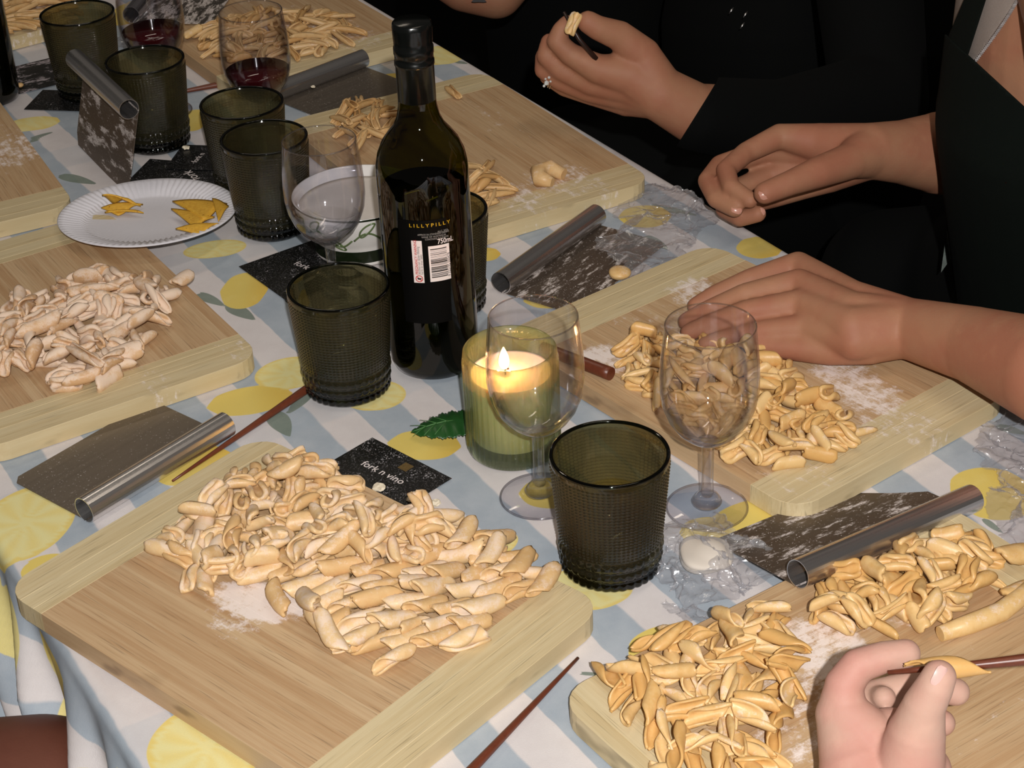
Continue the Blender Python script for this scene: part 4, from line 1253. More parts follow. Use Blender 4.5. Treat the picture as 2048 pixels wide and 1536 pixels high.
# crumbs beside the card
def crumb(px, py, r, label, col, z=.0012):
    bm = bmesh.new(); bmesh.ops.create_icosphere(bm, subdivisions=2, radius=r)
    rr = random.Random(int(px))
    for v in bm.verts:
        v.co *= rr.uniform(.55, 1.25); v.co.z = v.co.z * .55 + r * .45
    me = bpy.data.meshes.new('crumb'); bm.to_mesh(me); bm.free(); me.materials.append(col)
    o = bpy.data.objects.new('crumb', me); COL.objects.link(o); o.location = at(px, py, z)
    tag(o, label, 'crumb', 'popcorn and dough crumbs by the black card')
cream = simple('cream_crumb', (226, 214, 190), .8, 0, 400, .15, .4)
crumb(758, 979, .0045, 'white flake lying on the black card', cream, .0016)
crumb(828, 995, .0040, 'cream crumb at the lower corner of the black card', cream)
crumb(820, 1002, .0028, 'small flat crumb touching the card corner', cream)
crumb(872, 1009, .0042, 'pale brown edged crumb on the cloth beside the card', cream)
crumb(372, 298, .0040, 'pale crumb on the dark cards under the tumblers', cream, .003)
crumb(626, 175, .0025, 'tiny crumb on the far scraper blade', cream, .0125)

# ------------------------------------------------------------------ paper plate with chips
def paper_plate():
    c = Vector((-.3418, 1.5900, .0165))
    root = empty('paper_plate', c, 0, 'white fluted paper plate with broken corn chips', 'plate')
    flute = lambda r, z, a: r
    V = []; n = 80 * 4; prof = [(0, 0), (.030, .0), (.0560, .0), (.0600, .0010), (.0640, .0045), (.0790, .0085), (.0840, .0095), (.0855, .0088), (.0853, .0080), (.0838, .0086), (.0785, .0076), (.0640, .0034), (.0600, 0.0), (.0560, -.0008), (0, -.0008)]
    for r, z in prof:
        for k in range(n):
            a = 2 * pi * k / n
            dz = .0009 * sin(a * 80) * max(0, min(1, (r - .058) / .006)) * (1 if r < .0835 else 0)
            V.append((r * cos(a), r * sin(a), z + dz))
    o = mesh_obj('plate_disc', V, grid_faces(len(prof), n, True), M['paper_plate'], root, True)
    root.rotation_euler = (radians(-3.8), radians(0.5), 0)
    return root, c
pp, pc = paper_plate()
def chip(pts_px, z, curl, label, ang=0.0):
    """triangular curved chip: pixel corners on the plate"""
    P = [at(*p, z + .0) for p in pts_px]
    n = 9; V = []; idx = {}
    for i in range(n + 1):
        for j in range(n + 1 - i):
            a, b = i / n, j / n; p = P[0] * (1 - a - b) + P[1] * a + P[2] * b
            k = sin(a * 3.1 + ang) * cos(b * 2.6) * curl
            idx[(i, j)] = len(V); V.append(p + Vector((0, 0, k + .0025 + (p.y - pc.y) * -.066)))
    F = []
    for i in range(n):
        for j in range(n - i):
            F.append((idx[(i, j)], idx[(i + 1, j)], idx[(i, j + 1)]))
            if j < n - i - 1: F.append((idx[(i + 1, j)], idx[(i + 1, j + 1)], idx[(i, j + 1)]))
    o = mesh_obj('corn_chip', V, F, M['chip'], None, True)
    md = o.modifiers.new('thick', 'SOLIDIFY'); md.thickness = .0015; md.offset = 0
    tag(o, label, 'chip', 'broken corn chips on the paper plate')
Z = .0185
chip([(203, 420), (286, 408), (236, 432)], Z, .004, 'curled chip piece on the left of the paper plate, upper of two', .3)
chip([(206, 404), (280, 402), (225, 396)], Z + .006, .007, 'arched upper edge chip on the left of the paper plate', 1.2)
chip([(210, 428), (288, 430), (240, 418)], Z, .002, 'flat chip piece under the curled one at the left of the plate', 0)
chip([(345, 406), (455, 410), (410, 446)], Z + .005, .003, 'large chip piece on the right of the paper plate', .2)
chip([(425, 402), (458, 416), (438, 450)], Z + .008, .002, 'chip piece at the right rim of the paper plate', .6)
chip([(343, 425), (430, 438), (390, 462)], Z + .003, .002, 'middle chip piece on the right of the paper plate', .9)
chip([(353, 471), (440, 455), (400, 479)], Z + .004, .003, 'narrow chip piece at the near right of the paper plate', .4)

# ------------------------------------------------------------------ bowl of flour
BWX, BWY = -.1360, 1.5430
dp = empty('bowl', (BWX, BWY, .0012), 0, 'white bowl painted with olive leaves above a dark green band, left of the bottle', 'bowl')
bp_ = [(0, 0.002), (.038, .0015), (.0420, 0), (.0435, .002), (.0438, .004), (.0442, .0165), (.0490, .0240), (.0540, .0340), (.0580, .0450), (.0605, .0560)]
lathe('bowl_body', bp_ + [(.0602, .0568), (.0588, .0566), (.0570, .0500), (.0545, .0400), (.050, .0310), (.040, .0230), (.02, .018), (0, .017)], M['ceramic'], dp, 96)
def wall_r(z): return float(np.interp(z, [p[1] for p in bp_[4:]], [p[0] for p in bp_[4:]]))
lathe('dark_green_band', [(wall_r(z) + .0003, z) for z in (.0045, .0080, .0120, .0165)], M['dark_band'], dp, 96)
lathe('dark_rim_line', [(.0604, .0545), (.0611, .0556), (.0605, .0566)], M['dark_band'], dp, 96)
for k in range(7):
    a0 = 2 * pi * k / 7 + .2
    pts = []
    for i in range(31):
        u = i / 30; z = .0330 + .0080 * sin(u * 2 * pi); r = wall_r(z) + .0002; a = a0 + u * .86
        pts.append((r * cos(a), r * sin(a), z))
    tube('leaf_pattern', pts, [.0010] * 31, M['leaf_glaze'], dp, 6)
    for ca, cz, tl in ((.22, .0450, .9), (.58, .0265, -.9), (.74, .0420, .9)):
        pts = []
        for i in range(25):
            w = 2 * pi * i / 24
            du = .125 * cos(w); dz = .0048 * sin(w) * (1 - .3 * cos(w)) + tl * .05 * du
            z = min(.0525, max(.0185, cz + dz)); r = wall_r(z) + .0002; a = a0 + ca + du
            pts.append((r * cos(a), r * sin(a), z))
        tube('leaf_pattern', pts, [.0009] * 25, M['leaf_glaze'], dp, 6)
fl2 = lathe('flour', [(0, .032), (.0470, .0320), (.0535, .0415), (.0550, .0470), (.050, .0462), (.036, .0470), (.02, .0458), (0, .0462)], simple('loose_flour', (214, 206, 198), .95, 0, 60, .10, .5), None, 72)
fl2.location = (BWX, BWY, .0012)
tag(fl2, 'dusty grey white flour filling the painted bowl', 'flour', kind='stuff')

# ------------------------------------------------------------------ green leaf beside the candle
def green_leaf():
    tip = at(823, 872, .003); base = at(935, 850, .006); mid = (tip + base) / 2
    L = (base - tip).length; X = (base - tip).normalized(); Y = Vector((0, 0, 1)).cross(X).normalized()
    root = empty('leaf', tip, 0, 'green serrated leaf tucked under the candle jar', 'leaf')
    n, m = 40, 10; V = []
    w0 = .0185
    for i in range(n + 1):
        u = i / n
        w = w0 * (sin(pi * min(1, u * .80 + .0)) ** .85) * (1 + .05 * ((i * 1.0) % 2 * 2 - 1))
        for j in range(-m, m + 1):
            v = j / m
            p = X * (u * L * 1.18) + Y * (w * v) + Vector((0, 0, .004 * (1 - v * v) * sin(pi * u) + .0035 * abs(v) * sin(u * 40) * .25 + .003))
            V.append(p)
    o = mesh_obj('blade', V, grid_faces(n + 1, 2 * m + 1), M['leaf'], root, True)
    md = o.modifiers.new('thick', 'SOLIDIFY'); md.thickness = .0005
    tube('vein', [X * (u * L * 1.1) + Vector((0, 0, .0075 * 1 if 0 else .0034 + .004 * sin(pi * u))) for u in [k / 12 for k in range(13)]], .00045, M['leaf_vein'], root, 6)
    for k in (3, 5, 7, 9):
        for sg in (-1, 1):
            u = k / 12
            a = X * (u * L * 1.1) + Vector((0, 0, .0036 + .004 * sin(pi * u))); b = a - X * .012 + Y * sg * w0 * .72 * sin(pi * u * .8) + Vector((0, 0, -.0016))
            tube('vein', [a, (a + b) / 2 + Vector((0, 0, .0006)), b], [.0003, .00025, .0002], M['leaf_vein'], root, 5)
green_leaf()

# ------------------------------------------------------------------ cling film
def value_noise(X, Y, Z_, seed):
    r = np.random.default_rng(seed)
    out = np.zeros_like(X)
    for k in range(34):
        d = r.normal(size=2); d /= np.linalg.norm(d)
        fr = 10 ** r.uniform(1.7, 3.15); amp = 1.0 / fr ** 0.74
        out += amp * (1 - np.abs(np.sin((X * d[0] + Y * d[1]) * fr / 2 + r.uniform(0, 6) + 0.8 * np.sin((X * d[1] - Y * d[0]) * fr * .35 + r.uniform(0, 6)))))
    return out
def cling(poly_px, z0, height, label, seed, n=150, center=None, crest=0.0, drop=None):
    W_ = [at(px, py, z0) for px, py in poly_px]; P2 = [(w.x, w.y) for w in W_]
    xs = [p[0] for p in P2]; ys = [p[1] for p in P2]
    gx = np.linspace(min(xs), max(xs), n); gy = np.linspace(min(ys), max(ys), n)
    X, Y = np.meshgrid(gx, gy, indexing='ij')
    N_ = value_noise(X, Y, 0, seed); N_ = (N_ - N_.min()) / (N_.max() - N_.min())
    J1 = value_noise(X + 3, Y, 0, seed + 1) * .12; J2 = value_noise(X, Y + 3, 0, seed + 2) * .12
    Zz = z0 + .0004 + height * N_ ** 1.6
    if center is not None:
        c = at(*center, z0); Zz = Zz + crest * np.exp(-((X - c.x) ** 2 + (Y - c.y) ** 2) / .0010)
    keep = np.zeros((n, n), bool)
    for i in range(n):
        for j in range(n): keep[i, j] = inside((X[i, j], Y[i, j]), P2)
    V = np.stack([X + J1 - J1.mean(), Y + J2 - J2.mean(), Zz], -1)
    if drop is not None:
        s_ = V[..., 0] * TNX + V[..., 1] * TNY
        V[..., 2] -= np.clip(s_ - drop, 0, None) * 2.2
    V = V.reshape(-1, 3)
    F = []
    for i in range(n - 1):
        for j in range(n - 1):
            if keep[i, j] and keep[i + 1, j] and keep[i, j + 1] and keep[i + 1, j + 1]:
                a = i * n + j; F.append((a, a + n, a + n + 1, a + 1))
    me = bpy.data.meshes.new('cling_film'); me.from_pydata([tuple(v) for v in V], [], F)
    bm = bmesh.new(); bm.from_mesh(me)
    bmesh.ops.delete(bm, geom=[v for v in bm.verts if not v.link_faces], context='VERTS')
    bm.to_mesh(me); bm.free(); me.materials.append(M['film'])
    o = bpy.data.objects.new('cling_film', me); COL.objects.link(o)
    tag(o, label, 'cling film', 'crumpled cling film')
cling([(1320, 1055), (1400, 1050), (1440, 1040), (1460, 1085), (1540, 1100), (1545, 1160), (1520, 1180), (1470, 1200), (1400, 1225), (1320, 1200), (1290, 1140)], .0012, .012, 'crumpled cling film between the front tumbler and the nearest scraper', 3, 170, (1400, 1110), .014)
cling([(1322, 1200), (1360, 1220), (1440, 1215), (1440, 1250), (1390, 1255), (1340, 1235)], .0012, .006, 'low flap of cling film at the upper left edge of the bottom right board', 13, 90)
cling([(1255, 385), (1330, 368), (1380, 378), (1420, 420), (1440, 455), (1400, 470), (1350, 530), (1290, 570), (1230, 560), (1215, 500), (1235, 440)], .0012, .010, 'crumpled cling film over the edge of the table behind the middle scraper', 5, 170, drop=.966)
cling([(1960, 900), (2000, 840), (2070, 830), (2080, 1090), (2020, 1095), (1975, 1050), (1960, 1000), (1985, 960)], .0012, .012, 'cling film at the right edge of the frame beside the right board', 8, 150)
cling([(225, 82), (262, 75), (295, 82), (300, 110), (240, 115)], .0012, .008, 'scrap of cling film under the tumblers at the upper left', 10, 70)
def dough_ball(px, py, r, sq, label, mat, z=.0012):
    bm = bmesh.new(); bmesh.ops.create_icosphere(bm, subdivisions=4, radius=r)
    for v in bm.verts:
        k = 1 + .10 * sin(v.co.x * 160 + 1) * cos(v.co.y * 140) + .06 * sin(v.co.z * 300 + v.co.x * 90)
        v.co *= k; v.co.z = v.co.z * sq + r * sq
    for f in bm.faces: f.smooth = True
    me = bpy.data.meshes.new('dough'); bm.to_mesh(me); bm.free(); me.materials.append(mat)
    o = bpy.data.objects.new('dough', me); COL.objects.link(o); o.location = at(px, py, z)
    tag(o, label, 'dough')
dough_ball(1410, 1128, .020, .42, 'pale dough ball wrapped in cling film in front of the right wine glass', simple('pale_wrapped_dough', (206, 196, 184), .7, 0, 50, .1))
dough_ball(1238, 556, .010, .5, 'nub of yellow dough in the cling film behind the right board', PM['plain'])
# ------------------------------------------------------------------ people: one continuous skin per body, clothes as shells
def capsule_mesh(bm, p0, r0, p1, r1, n=40, rings=8):
    """closed tapered capsule from p0 to p1"""
    ax = p1 - p0; L = ax.length
    t = ax.normalized() if L > 1e-6 else Vector((0, 0, 1))
    a = t.orthogonal().normalized(); b = t.cross(a)
    prof = [(-cos(pi / 2 * k / rings) * r0, sin(pi / 2 * k / rings) * r0) for k in range(rings + 1)]
    prof += [(L + sin(pi / 2 * k / rings) * r1, cos(pi / 2 * k / rings) * r1) for k in range(rings + 1)]
    rows = []
    for (z, r) in prof:
        if r < 1e-6: rows.append([bm.verts.new(p0 + t * z)])
        else: rows.append([bm.verts.new(p0 + t * z + a * (r * cos(2 * pi * k / n)) + b * (r * sin(2 * pi * k / n))) for k in range(n)])
    for i in range(len(rows) - 1):
        A, B = rows[i], rows[i + 1]
        for k in range(n):
            k2 = (k + 1) % n
            if len(A) == 1 and len(B) == 1: continue
            if len(A) == 1: bm.faces.new((A[0], B[k2], B[k]))
            elif len(B) == 1: bm.faces.new((A[k], A[k2], B[0]))
            else: bm.faces.new((A[k], A[k2], B[k2], B[k]))
def flesh(name, chains, voxel, smooth, mat, parent, cuts=(), grow=0.0, thick=0.0):
    """union of tapered limbs fused into one surface. cuts: planes (point, normal), the normal side is removed"""
    bm = bmesh.new()
    for ch in chains:
        for (p0, r0), (p1, r1) in zip(ch, ch[1:]):
            capsule_mesh(bm, p0, r0 + grow, p1, r1 + grow)
    bmesh.ops.recalc_face_normals(bm, faces=bm.faces)
    me = bpy.data.meshes.new(name); bm.to_mesh(me); bm.free()
    o = bpy.data.objects.new(name, me); COL.objects.link(o)
    m = o.modifiers.new('fuse', 'REMESH'); m.mode = 'VOXEL'; m.voxel_size = voxel; m.adaptivity = 0
    sm = o.modifiers.new('soften', 'SMOOTH'); sm.factor = 0.5; sm.iterations = smooth
    dg = bpy.context.evaluated_depsgraph_get(); dg.update()
    me2 = bpy.data.meshes.new_from_object(o.evaluated_get(dg))
    o.modifiers.clear(); o.data = me2; bpy.data.meshes.remove(me)
    if cuts:
        bm = bmesh.new(); bm.from_mesh(me2)
        for co, no in cuts:
            bmesh.ops.bisect_plane(bm, geom=bm.verts[:] + bm.edges[:] + bm.faces[:], plane_co=co, plane_no=no, clear_outer=True)
        bm.to_mesh(me2); bm.free()
    me2.polygons.foreach_set('use_smooth', [True] * len(me2.polygons))
    me2.materials.clear(); me2.materials.append(mat)
    o.parent = parent
    if thick:
        md = o.modifiers.new('cloth', 'SOLIDIFY'); md.thickness = thick; md.offset = 1
    return o
def edge_plane(p, q, keep):
    """plane of a garment edge seen from p to q; keep = a pixel on the side that stays"""
    a, b = ray(*p), ray(*q)
    n = a.cross(b).normalized()
    if n.dot(ray(*keep)) > 0: n = -n
    return (EYE, n)
def Jd(px, py, d, r): return (atd(px, py, d), r)
def Jz(px, py, z, r): return (at(px, py, z), r)
def nail(p, along, facing, L=.0055, w=.0043, parent=None, mat=None):
    """small curved plate"""
    X = along.normalized(); Z = (facing - X * facing.dot(X)).normalized(); Y = Z.cross(X)
    V = []; n = 8
    for i in range(n + 1):
        u = i / n * 2 - 1
        for j in range(n + 1):
            v = j / n * 2 - 1
            k = sqrt(max(0, 1 - .75 * u ** 4)) 
            V.append(p + X * (u * L) + Y * (v * w * k) - Z * (v * v * w * .35 + .0010 * u * u))
    return mesh_obj('fingernail', V, grid_faces(n + 1, n + 1), mat or M['nail'], parent, True)
ORG = Vector((0, 0, 0))

# --- the woman at the right board: flat near hand, far hand cupped in the air
p2 = empty('person', (0, 0, 0), 0, 'seated person in a dark green apron and beige vest working at the right board', 'person')
wrC = Jz(1815, 656, .046, .0245)
chains = []
handC = [
    [wrC, Jz(1700, 600, .052, .0170), Jz(1596, 532, .050, .0125), Jz(1500, 560, .046, .0098), Jz(1430, 590, .034, .0086), Jz(1392, 612, .0255, .0078)],
    [wrC, Jz(1700, 625, .056, .0175), Jz(1598, 568, .056, .0130), Jz(1490, 590, .050, .0100), Jz(1415, 622, .036, .0088), Jz(1374, 643, .0255, .0080)],
    [wrC, Jz(1705, 655, .054, .0175), Jz(1603, 608, .052, .0128), Jz(1495, 622, .046, .0096), Jz(1420, 648, .033, .0084), Jz(1378, 665, .0250, .0076)],
    [wrC, Jz(1710, 680, .046, .0165), Jz(1615, 655, .043, .0118), Jz(1520, 662, .037, .0088), Jz(1455, 676, .029, .0078), Jz(1412, 688, .0245, .0070)],
    [wrC, Jz(1740, 690, .038, .0160), Jz(1660, 700, .032, .0125), Jz(1580, 695, .029, .0105), Jz(1520, 690, .0270, .0090)],
]
arml = [wrC, Jz(1950, 690, .060, .0300), Jz(2100, 745, .075, .0400), Jz(2260, 760, .085, .0430), (atd(2330, 640, 1.33), .044), (atd(2230, 200, 1.36), .050), (atd(2170, -80, 1.48), .058)]
wR = Jd(1742, 302, 1.715, .0265)
handR = [
    [wR, Jd(1640, 286, 1.735, .0190), Jd(1560, 272, 1.738, .0120), Jd(1492, 305, 1.725, .0100), Jd(1452, 340, 1.705, .0093), Jd(1462, 374, 1.685, .0085), Jd(1500, 400, 1.675, .0078)],
    [wR, Jd(1630, 305, 1.750, .0190), Jd(1535, 300, 1.758, .0118), Jd(1440, 330, 1.745, .0097), Jd(1415, 362, 1.720, .0094), Jd(1432, 398, 1.695, .0086), Jd(1470, 418, 1.682, .0080)],
    [wR, Jd(1640, 330, 1.755, .0180), Jd(1540, 350, 1.762, .0112), Jd(1455, 385, 1.745, .0092), Jd(1450, 418, 1.720, .0092), Jd(1480, 436, 1.700, .0084), Jd(1516, 428, 1.690, .0078)],
    [wR, Jd(1660, 350, 1.745, .0170), Jd(1600, 378, 1.745, .0110), Jd(1545, 398, 1.735, .0088), Jd(1500, 410, 1.715, .0080)],
    [wR, Jd(1700, 322, 1.690, .0170), Jd(1635, 345, 1.668, .0145), Jd(1580, 366, 1.655, .0115), Jd(1530, 386, 1.648, .0102)],
]
armr = [wR, Jd(1800, 304, 1.735, .0300), Jd(1880, 306, 1.765, .0400), Jd(2060, 310, 1.84, .046), Jd(2180, 100, 1.86, .055), Jd(2190, -80, 1.72, .060)]
torso2 = [Jd(2185, -150, 1.52, .098), Jd(2170, 230, 1.62, .118), Jd(2195, 620, 1.78, .120)]
flesh('body', handC + [arml] + handR + [armr, torso2], .0021, 5, M['skin_brown'], p2)
nail(atd(1532, 386, 1.6385), ray(1500, 400) - ray(1580, 362), -FWD, .0062, .0052, p2)
nail(atd(1474, 418, 1.6745), ray(1490, 424) - ray(1445, 408), -FWD + UP * .2, .0050, .0040, p2)
nail(atd(1520, 424, 1.6830), ray(1535, 418) - ray(1495, 432), -FWD + UP * .1, .0050, .0038, p2)
flesh('beige_vest', [torso2], .004, 4, M['beige_cloth'], p2, [edge_plane((2034, 0), (1946, 128), (1950, 20))], .0050, .0012)
flesh('apron', [torso2, [Jd(2195, 620, 1.78, .120), Jd(2080, 760, 1.95, .11)]], .004, 4, M['green_cloth'], p2, [edge_plane((1935, 108), (2050, 214), (1950, 400))], .0105, .0015)
flesh('apron_strap', [torso2], .004, 4, M['green_cloth'], p2, [edge_plane((1972, 0), (1936, 112), (1930, 40)), edge_plane((1930, 0), (1900, 70), (1950, 40)), edge_plane((1895, 90), (1980, 140), (1940, 20))], .0100, .0012)
# zip along the vest's edge
zp = []
for k in range(40):
    u = k / 39
    px, py = 2036 + (1948 - 2036) * (u ** 1.15), -4 + 130 * u
    d = ray(px, py); best = None
    # surface of the torso at that ray
    (a, ra), (b, rb_) = torso2[0], torso2[1]
    ab = b - a
    for st in range(160):
        q_ = EYE + d * (1.30 + st * .003)
        h = max(0, min(1, (q_ - a).dot(ab) / ab.dot(ab)))
        if (q_ - (a + ab * h)).length < (ra + (rb_ - ra) * h) + .0085: best = q_; break
    if best is not None: zp.append(best)
V = []; F = []
for i, q_ in enumerate(zp):
    b0 = len(V); s_ = .0011
    for dx in (-1, 1):
        for dy in (-1, 1):
            for dz in (-1, 1): V.append(q_ + RT * (dx * s_ * 1.3) + UP * (dy * s_ * .55) + FWD * (dz * s_ * .6))
    F += [(b0, b0 + 1, b0 + 3, b0 + 2), (b0 + 4, b0 + 6, b0 + 7, b0 + 5), (b0, b0 + 4, b0 + 5, b0 + 1), (b0 + 2, b0 + 3, b0 + 7, b0 + 6), (b0, b0 + 2, b0 + 6, b0 + 4), (b0 + 1, b0 + 5, b0 + 7, b0 + 3)]
o = mesh_obj('zip', V, F, M['steel_tube'], p2); o['label'] = 'silver zip teeth along the vest edge'
# light patterned hem seen between the apron and the dark lap
o = mesh_obj('patterned_hem', [atd(1893, 462, 1.80), atd(1922, 480, 1.80), atd(1900, 520, 1.82), atd(1882, 545, 1.82), atd(1893, 462, 1.815), atd(1922, 480, 1.815), atd(1900, 520, 1.835), atd(1882, 545, 1.835)],
         [(0, 1, 2, 3), (7, 6, 5, 4), (0, 4, 5, 1), (1, 5, 6, 2), (2, 6, 7, 3), (3, 7, 4, 0)], simple('pale_green_pattern', (120, 130, 124), .8, 0, 160, .5), p2)
flesh('trousers', [[Jd(2195, 640, 1.85, .12), Jd(1900, 560, 2.02, .085), Jd(1780, 560, 2.05, .080)], [Jd(2150, 760, 1.85, .11), Jd(1900, 760, 1.9, .085)]], .006, 4, M['black_cloth'], p2)

# --- the next person along, in black, ring on the hand
p3 = empty('person', (0, 0, 0), 0, 'person in a black long sleeved top with a jewelled ring, rolling pasta above the table', 'person')
w3 = Jd(1318, 186, 1.845, .0275)
hand3 = [
    [w3, Jd(1262, 150, 1.835, .0215), Jd(1196, 138, 1.828, .0150), Jd(1140, 108, 1.820, .0112), Jd(1113, 82, 1.815, .0100), Jd(1122, 60, 1.812, .0090), Jd(1134, 46, 1.812, .0080)],
    [w3, Jd(1258, 168, 1.848, .0215), Jd(1184, 164, 1.846, .0140), Jd(1122, 140, 1.838, .0106), Jd(1092, 112, 1.832, .0098), Jd(1098, 84, 1.830, .0086)],
    [w3, Jd(1255, 184, 1.858, .0200), Jd(1180, 180, 1.860, .0128), Jd(1120, 162, 1.852, .0098), Jd(1086, 140, 1.846, .0090), Jd(1086, 112, 1.846, .0080)],
    [w3, Jd(1255, 198, 1.868, .0180), Jd(1186, 190, 1.872, .0112), Jd(1128, 176, 1.866, .0086), Jd(1094, 154, 1.862, .0078), Jd(1088, 132, 1.862, .0070)],
    [w3, Jd(1285, 112, 1.830, .0190), Jd(1240, 72, 1.815, .0150), Jd(1196, 56, 1.802, .0122), Jd(1176, 44, 1.798, .0112)],
]
arm3 = [w3, Jd(1392, 228, 1.865, .0310), Jd(1560, 250, 1.93, .040), Jd(1760, 200, 2.02, .046), Jd(1720, -200, 2.16, .060)]
torso3 = [Jd(1600, -260, 2.36, .13), Jd(1580, 60, 2.42, .160), Jd(1600, 330, 2.50, .160)]
flesh('body', hand3 + [arm3, torso3], .0023, 5, M['skin_brown'], p3)
nail(atd(1184, 33, 1.7905), ray(1176, 22) - ray(1196, 50), -FWD + UP * .8, .0050, .0044, p3)
flesh('sleeve', [[arm3[0], arm3[1]], arm3[1:]], .0040, 4, M['black_cloth'], p3, [(atd(1392, 229, 1.865), (ray(1318, 186) - ray(1392, 232)).normalized())], .0060, .0012)
flesh('black_top', [torso3, [Jd(1780, 120, 2.42, .10), Jd(1890, 60, 2.5, .09)]], .0055, 4, M['black_cloth'], p3, (), .0110)
flesh('trousers', [[Jd(1600, 380, 2.52, .15), Jd(1350, 380, 2.40, .085), Jd(1150, 330, 2.42, .080)], [Jd(1600, 420, 2.5, .13), Jd(1420, 440, 2.32, .08)]], .007, 4, M['black_cloth'], p3)
ringp = atd(1094, 158, 1.850)
V = []; F = []; nn, mm = 24, 6; ax = (ray(1128, 176) - ray(1094, 154)).normalized(); e1_ = ax.orthogonal().normalized(); e2_ = ax.cross(e1_)
rc = atd(1106, 158, 1.8555)
for off in (0, .0022):
    b0 = len(V)
    for i in range(nn):
        a = 2 * pi * i / nn
        for j in range(mm):
            b = 2 * pi * j / mm; R = .0098 + .0007 * cos(b)
            V.append(rc + ax * (off + .0007 * sin(b)) + e1_ * (R * cos(a)) + e2_ * (R * sin(a)))
    for i in range(nn):
        for j in range(mm): F.append((b0 + i * mm + j, b0 + ((i + 1) % nn) * mm + j, b0 + ((i + 1) % nn) * mm + (j + 1) % mm, b0 + i * mm + (j + 1) % mm))
ring = mesh_obj('ring', V, F, simple('white_gold', (220, 210, 190), .15, 1.0), p3, True)
gem_m = simple('diamond', (235, 240, 238), .02, 0.3, 200, .05)
for px, py, r in ((1093, 166, .0028), (1098, 155, .0016), (1088, 172, .0016), (1101, 163, .0013), (1091, 158, .0013)):
    bm = bmesh.new(); bmesh.ops.create_icosphere(bm, subdivisions=1, radius=r)
    me = bpy.data.meshes.new('gemstone'); bm.to_mesh(me); bm.free(); me.materials.append(gem_m)
    g = bpy.data.objects.new('gemstone', me); COL.objects.link(g); g.parent = ring; g.location = atd(px, py, 1.838)
ZD = 2.232
for px, py, L_ in ((1462, 22, .006), (1490, 30, .010), (1484, 52, .009)):
    a = atd(px - 4, py + 6, ZD); b = atd(px + 5, py - 7, ZD)
    tube('zip_pull', [a, (a + b) / 2 - FWD * .002, b], [.0006, .0014, .0007], M['steel_tube'], p3, 8)
tube('wooden_stick', [atd(1128, 24, 1.800), atd(1158, 78, 1.800), atd(1192, 118, 1.815)], [.0016, .0022, .0028], simple('dark_stick', (40, 24, 20), .4), None, 12)
for ob in [x for x in bpy.data.objects if x.name.startswith('wooden_stick') and 'label' not in x]:
    tag(ob, 'short dark stick between the fingers of the ringed hand', 'stick')
ob = bpy.data.objects.new('pasta_shell', SH[4]); COL.objects.link(ob)
ob.matrix_world = Matrix.Translation(atd(1146, 46, 1.790)) @ Matrix(((UP.x, RT.x, -FWD.x, 0), (UP.y, RT.y, -FWD.y, 0), (UP.z, RT.z, -FWD.z, 0), (0, 0, 0, 1))) @ Matrix.Rotation(.4, 4, 'Z') @ Matrix.Scale(.85, 4)
ob.material_slots[0].link = 'OBJECT'; ob.material_slots[0].material = PM['plain']
tag(ob, 'pasta shell pinched in the ringed hand', 'pasta')

# --- a person farther along, forearm at the top edge
p4 = empty('person', (0, 0, 0), 0, 'person in black at the top edge, bare tattooed forearm showing', 'person')
flesh('body', [[Jd(860, -70, 2.30, .030), Jd(930, -34, 2.30, .036), Jd(992, -20, 2.30, .036), Jd(1060, -110, 2.32, .040), Jd(1130, -320, 2.4, .055)], [Jd(1150, -300, 2.6, .12), Jd(1180, 40, 2.7, .14)]], .003, 4, M['skin_brown'], p4)
flesh('black_top', [[Jd(1150, -300, 2.6, .126), Jd(1180, 40, 2.7, .150), Jd(1180, 200, 2.75, .14)], [Jd(1130, -320, 2.4, .056), Jd(1085, -190, 2.34, .044)]], .006, 4, M['black_cloth'], p4, (), .006)
V = []; 
for k in range(14):
    a = 2 * pi * k / 14
    V.append(atd(958 + 13 * cos(a) * (1 + .3 * sin(3 * a)), 1 + 5 * sin(a) * (1 + .4 * cos(2 * a)), 2.2585))
o = mesh_obj('tattoo', V + [v + FWD * .002 for v in V], [tuple(range(14))] + [(i, (i + 1) % 14, 14 + (i + 1) % 14, 14 + i) for i in range(14)], simple('tattoo_ink', (30, 26, 28), .6), p4)

# --- bare legs at the lower left, below the table
p5 = empty('person', (0, 0, 0), 0, 'person at the lower left corner, only a bare brown thigh below the cloth in view', 'person')
flesh('body', [[Jd(-240, 1690, 1.24, .080), Jd(80, 1640, 1.27, .073), Jd(110, 1900, 1.40, .055)],
               [Jd(-300, 1600, 1.40, .080), Jd(-150, 1500, 1.46, .062), Jd(-140, 1700, 1.62, .05)], [Jd(-240, 1690, 1.24, .080), Jd(-300, 1600, 1.40, .080)]], .005, 4, M['skin_dark'], p5)

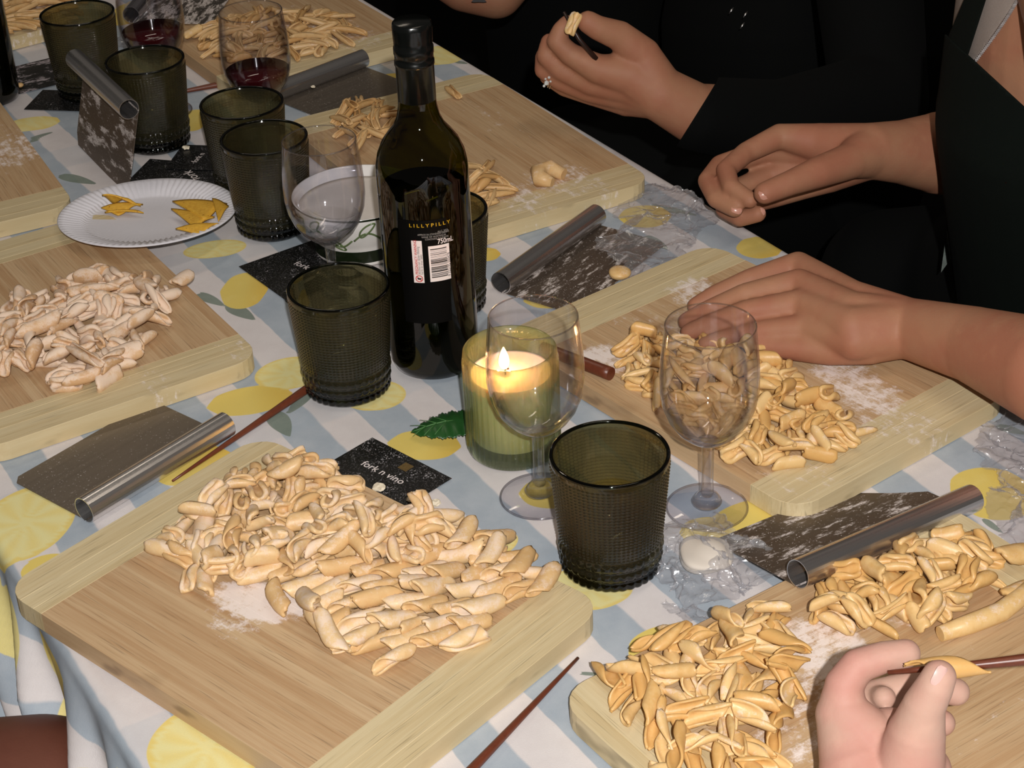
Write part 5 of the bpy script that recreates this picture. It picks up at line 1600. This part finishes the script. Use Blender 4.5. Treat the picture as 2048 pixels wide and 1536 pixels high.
# --- the hand at the bottom right rolling pasta on a stick
p6 = empty('person', (0, 0, 0), 0, 'fair skinned hand reaching in from the bottom edge, rolling pasta on a stick', 'person')
w6 = Jd(1765, 1655, 1.030, .0290)
hand6 = [
    [w6, Jd(1720, 1540, 1.045, .0235), Jd(1684, 1430, 1.055, .0155), Jd(1688, 1370, 1.052, .0112), Jd(1715, 1332, 1.050, .0100), Jd(1768, 1314, 1.050, .0092), Jd(1812, 1307, 1.050, .0084)],
    [w6, Jd(1750, 1540, 1.060, .0240), Jd(1718, 1430, 1.080, .0140), Jd(1752, 1392, 1.082, .0098), Jd(1820, 1374, 1.080, .0094), Jd(1880, 1376, 1.078, .0090), Jd(1912, 1384, 1.078, .0082)],
    [w6, Jd(1780, 1540, 1.070, .0230), Jd(1745, 1440, 1.085, .0130), Jd(1790, 1420, 1.090, .0096), Jd(1850, 1432, 1.088, .0090), Jd(1884, 1446, 1.086, .0080)],
    [w6, Jd(1790, 1560, 1.075, .0210), Jd(1760, 1470, 1.090, .0115), Jd(1740, 1420, 1.085, .0085), Jd(1755, 1396, 1.078, .0078), Jd(1768, 1396, 1.066, .0070)],
    [w6, Jd(1812, 1560, 1.035, .0220), Jd(1832, 1470, 1.020, .0165), Jd(1848, 1412, 1.010, .0120), Jd(1868, 1376, 1.005, .0106), Jd(1878, 1354, 1.004, .0096)],
    [Jd(1812, 1560, 1.035, .0200), Jd(1740, 1470, 1.045, .0150), Jd(1690, 1425, 1.052, .0135)],
    [Jd(1850, 1540, 1.035, .0150), Jd(1780, 1470, 1.050, .0160)],
]
arm6 = [w6, Jd(1775, 1800, .985, .0310), Jd(1790, 2050, .90, .0380), Jd(1800, 2300, .80, .042)]
flesh('body', hand6 + [arm6], .0013, 5, M['skin_pale'], p6)
nail(atd(1884, 1356, .9945), ray(1886, 1340) - ray(1864, 1384), -FWD + RT * .45, .0060, .0048, p6, simple('pale_fingernail', (216, 176, 166), 0.25))
o = tube('wooden_stick', [atd(1776, 1345, 1.040), atd(1850, 1338, 1.035), atd(1950, 1330, 1.030), atd(2060, 1318, 1.025), atd(2180, 1304, 1.02)], [.0013, .0018, .0026, .0034, .0040], M['stick'], None, 16)
tag(o, 'reddish wooden stick held by the hand at the bottom right', 'stick')
V, F = rolled_mesh('held', .047, .0058, .0014, 3.3, 3.6, .9, 0, 1.0, 5, 13, 26)
me = bpy.data.meshes.new('pasta_ribbon'); me.from_pydata([tuple(v) for v in V], [], F)
me.polygons.foreach_set('use_smooth', [True] * len(me.polygons)); me.materials.append(PM['plain'])
ob = bpy.data.objects.new('pasta_ribbon', me); COL.objects.link(ob)
ob.matrix_world = Matrix.Translation(atd(1896, 1335, 1.0305)) @ Matrix(((RT.x, UP.x, -FWD.x, 0), (RT.y, UP.y, -FWD.y, 0), (RT.z, UP.z, -FWD.z, 0), (0, 0, 0, 1))) @ Matrix.Rotation(.06, 4, 'Z') @ Matrix.Rotation(2.6, 4, 'X')
tag(ob, 'fresh ribbon of pasta wound round the stick in the hand', 'pasta')
#@@END
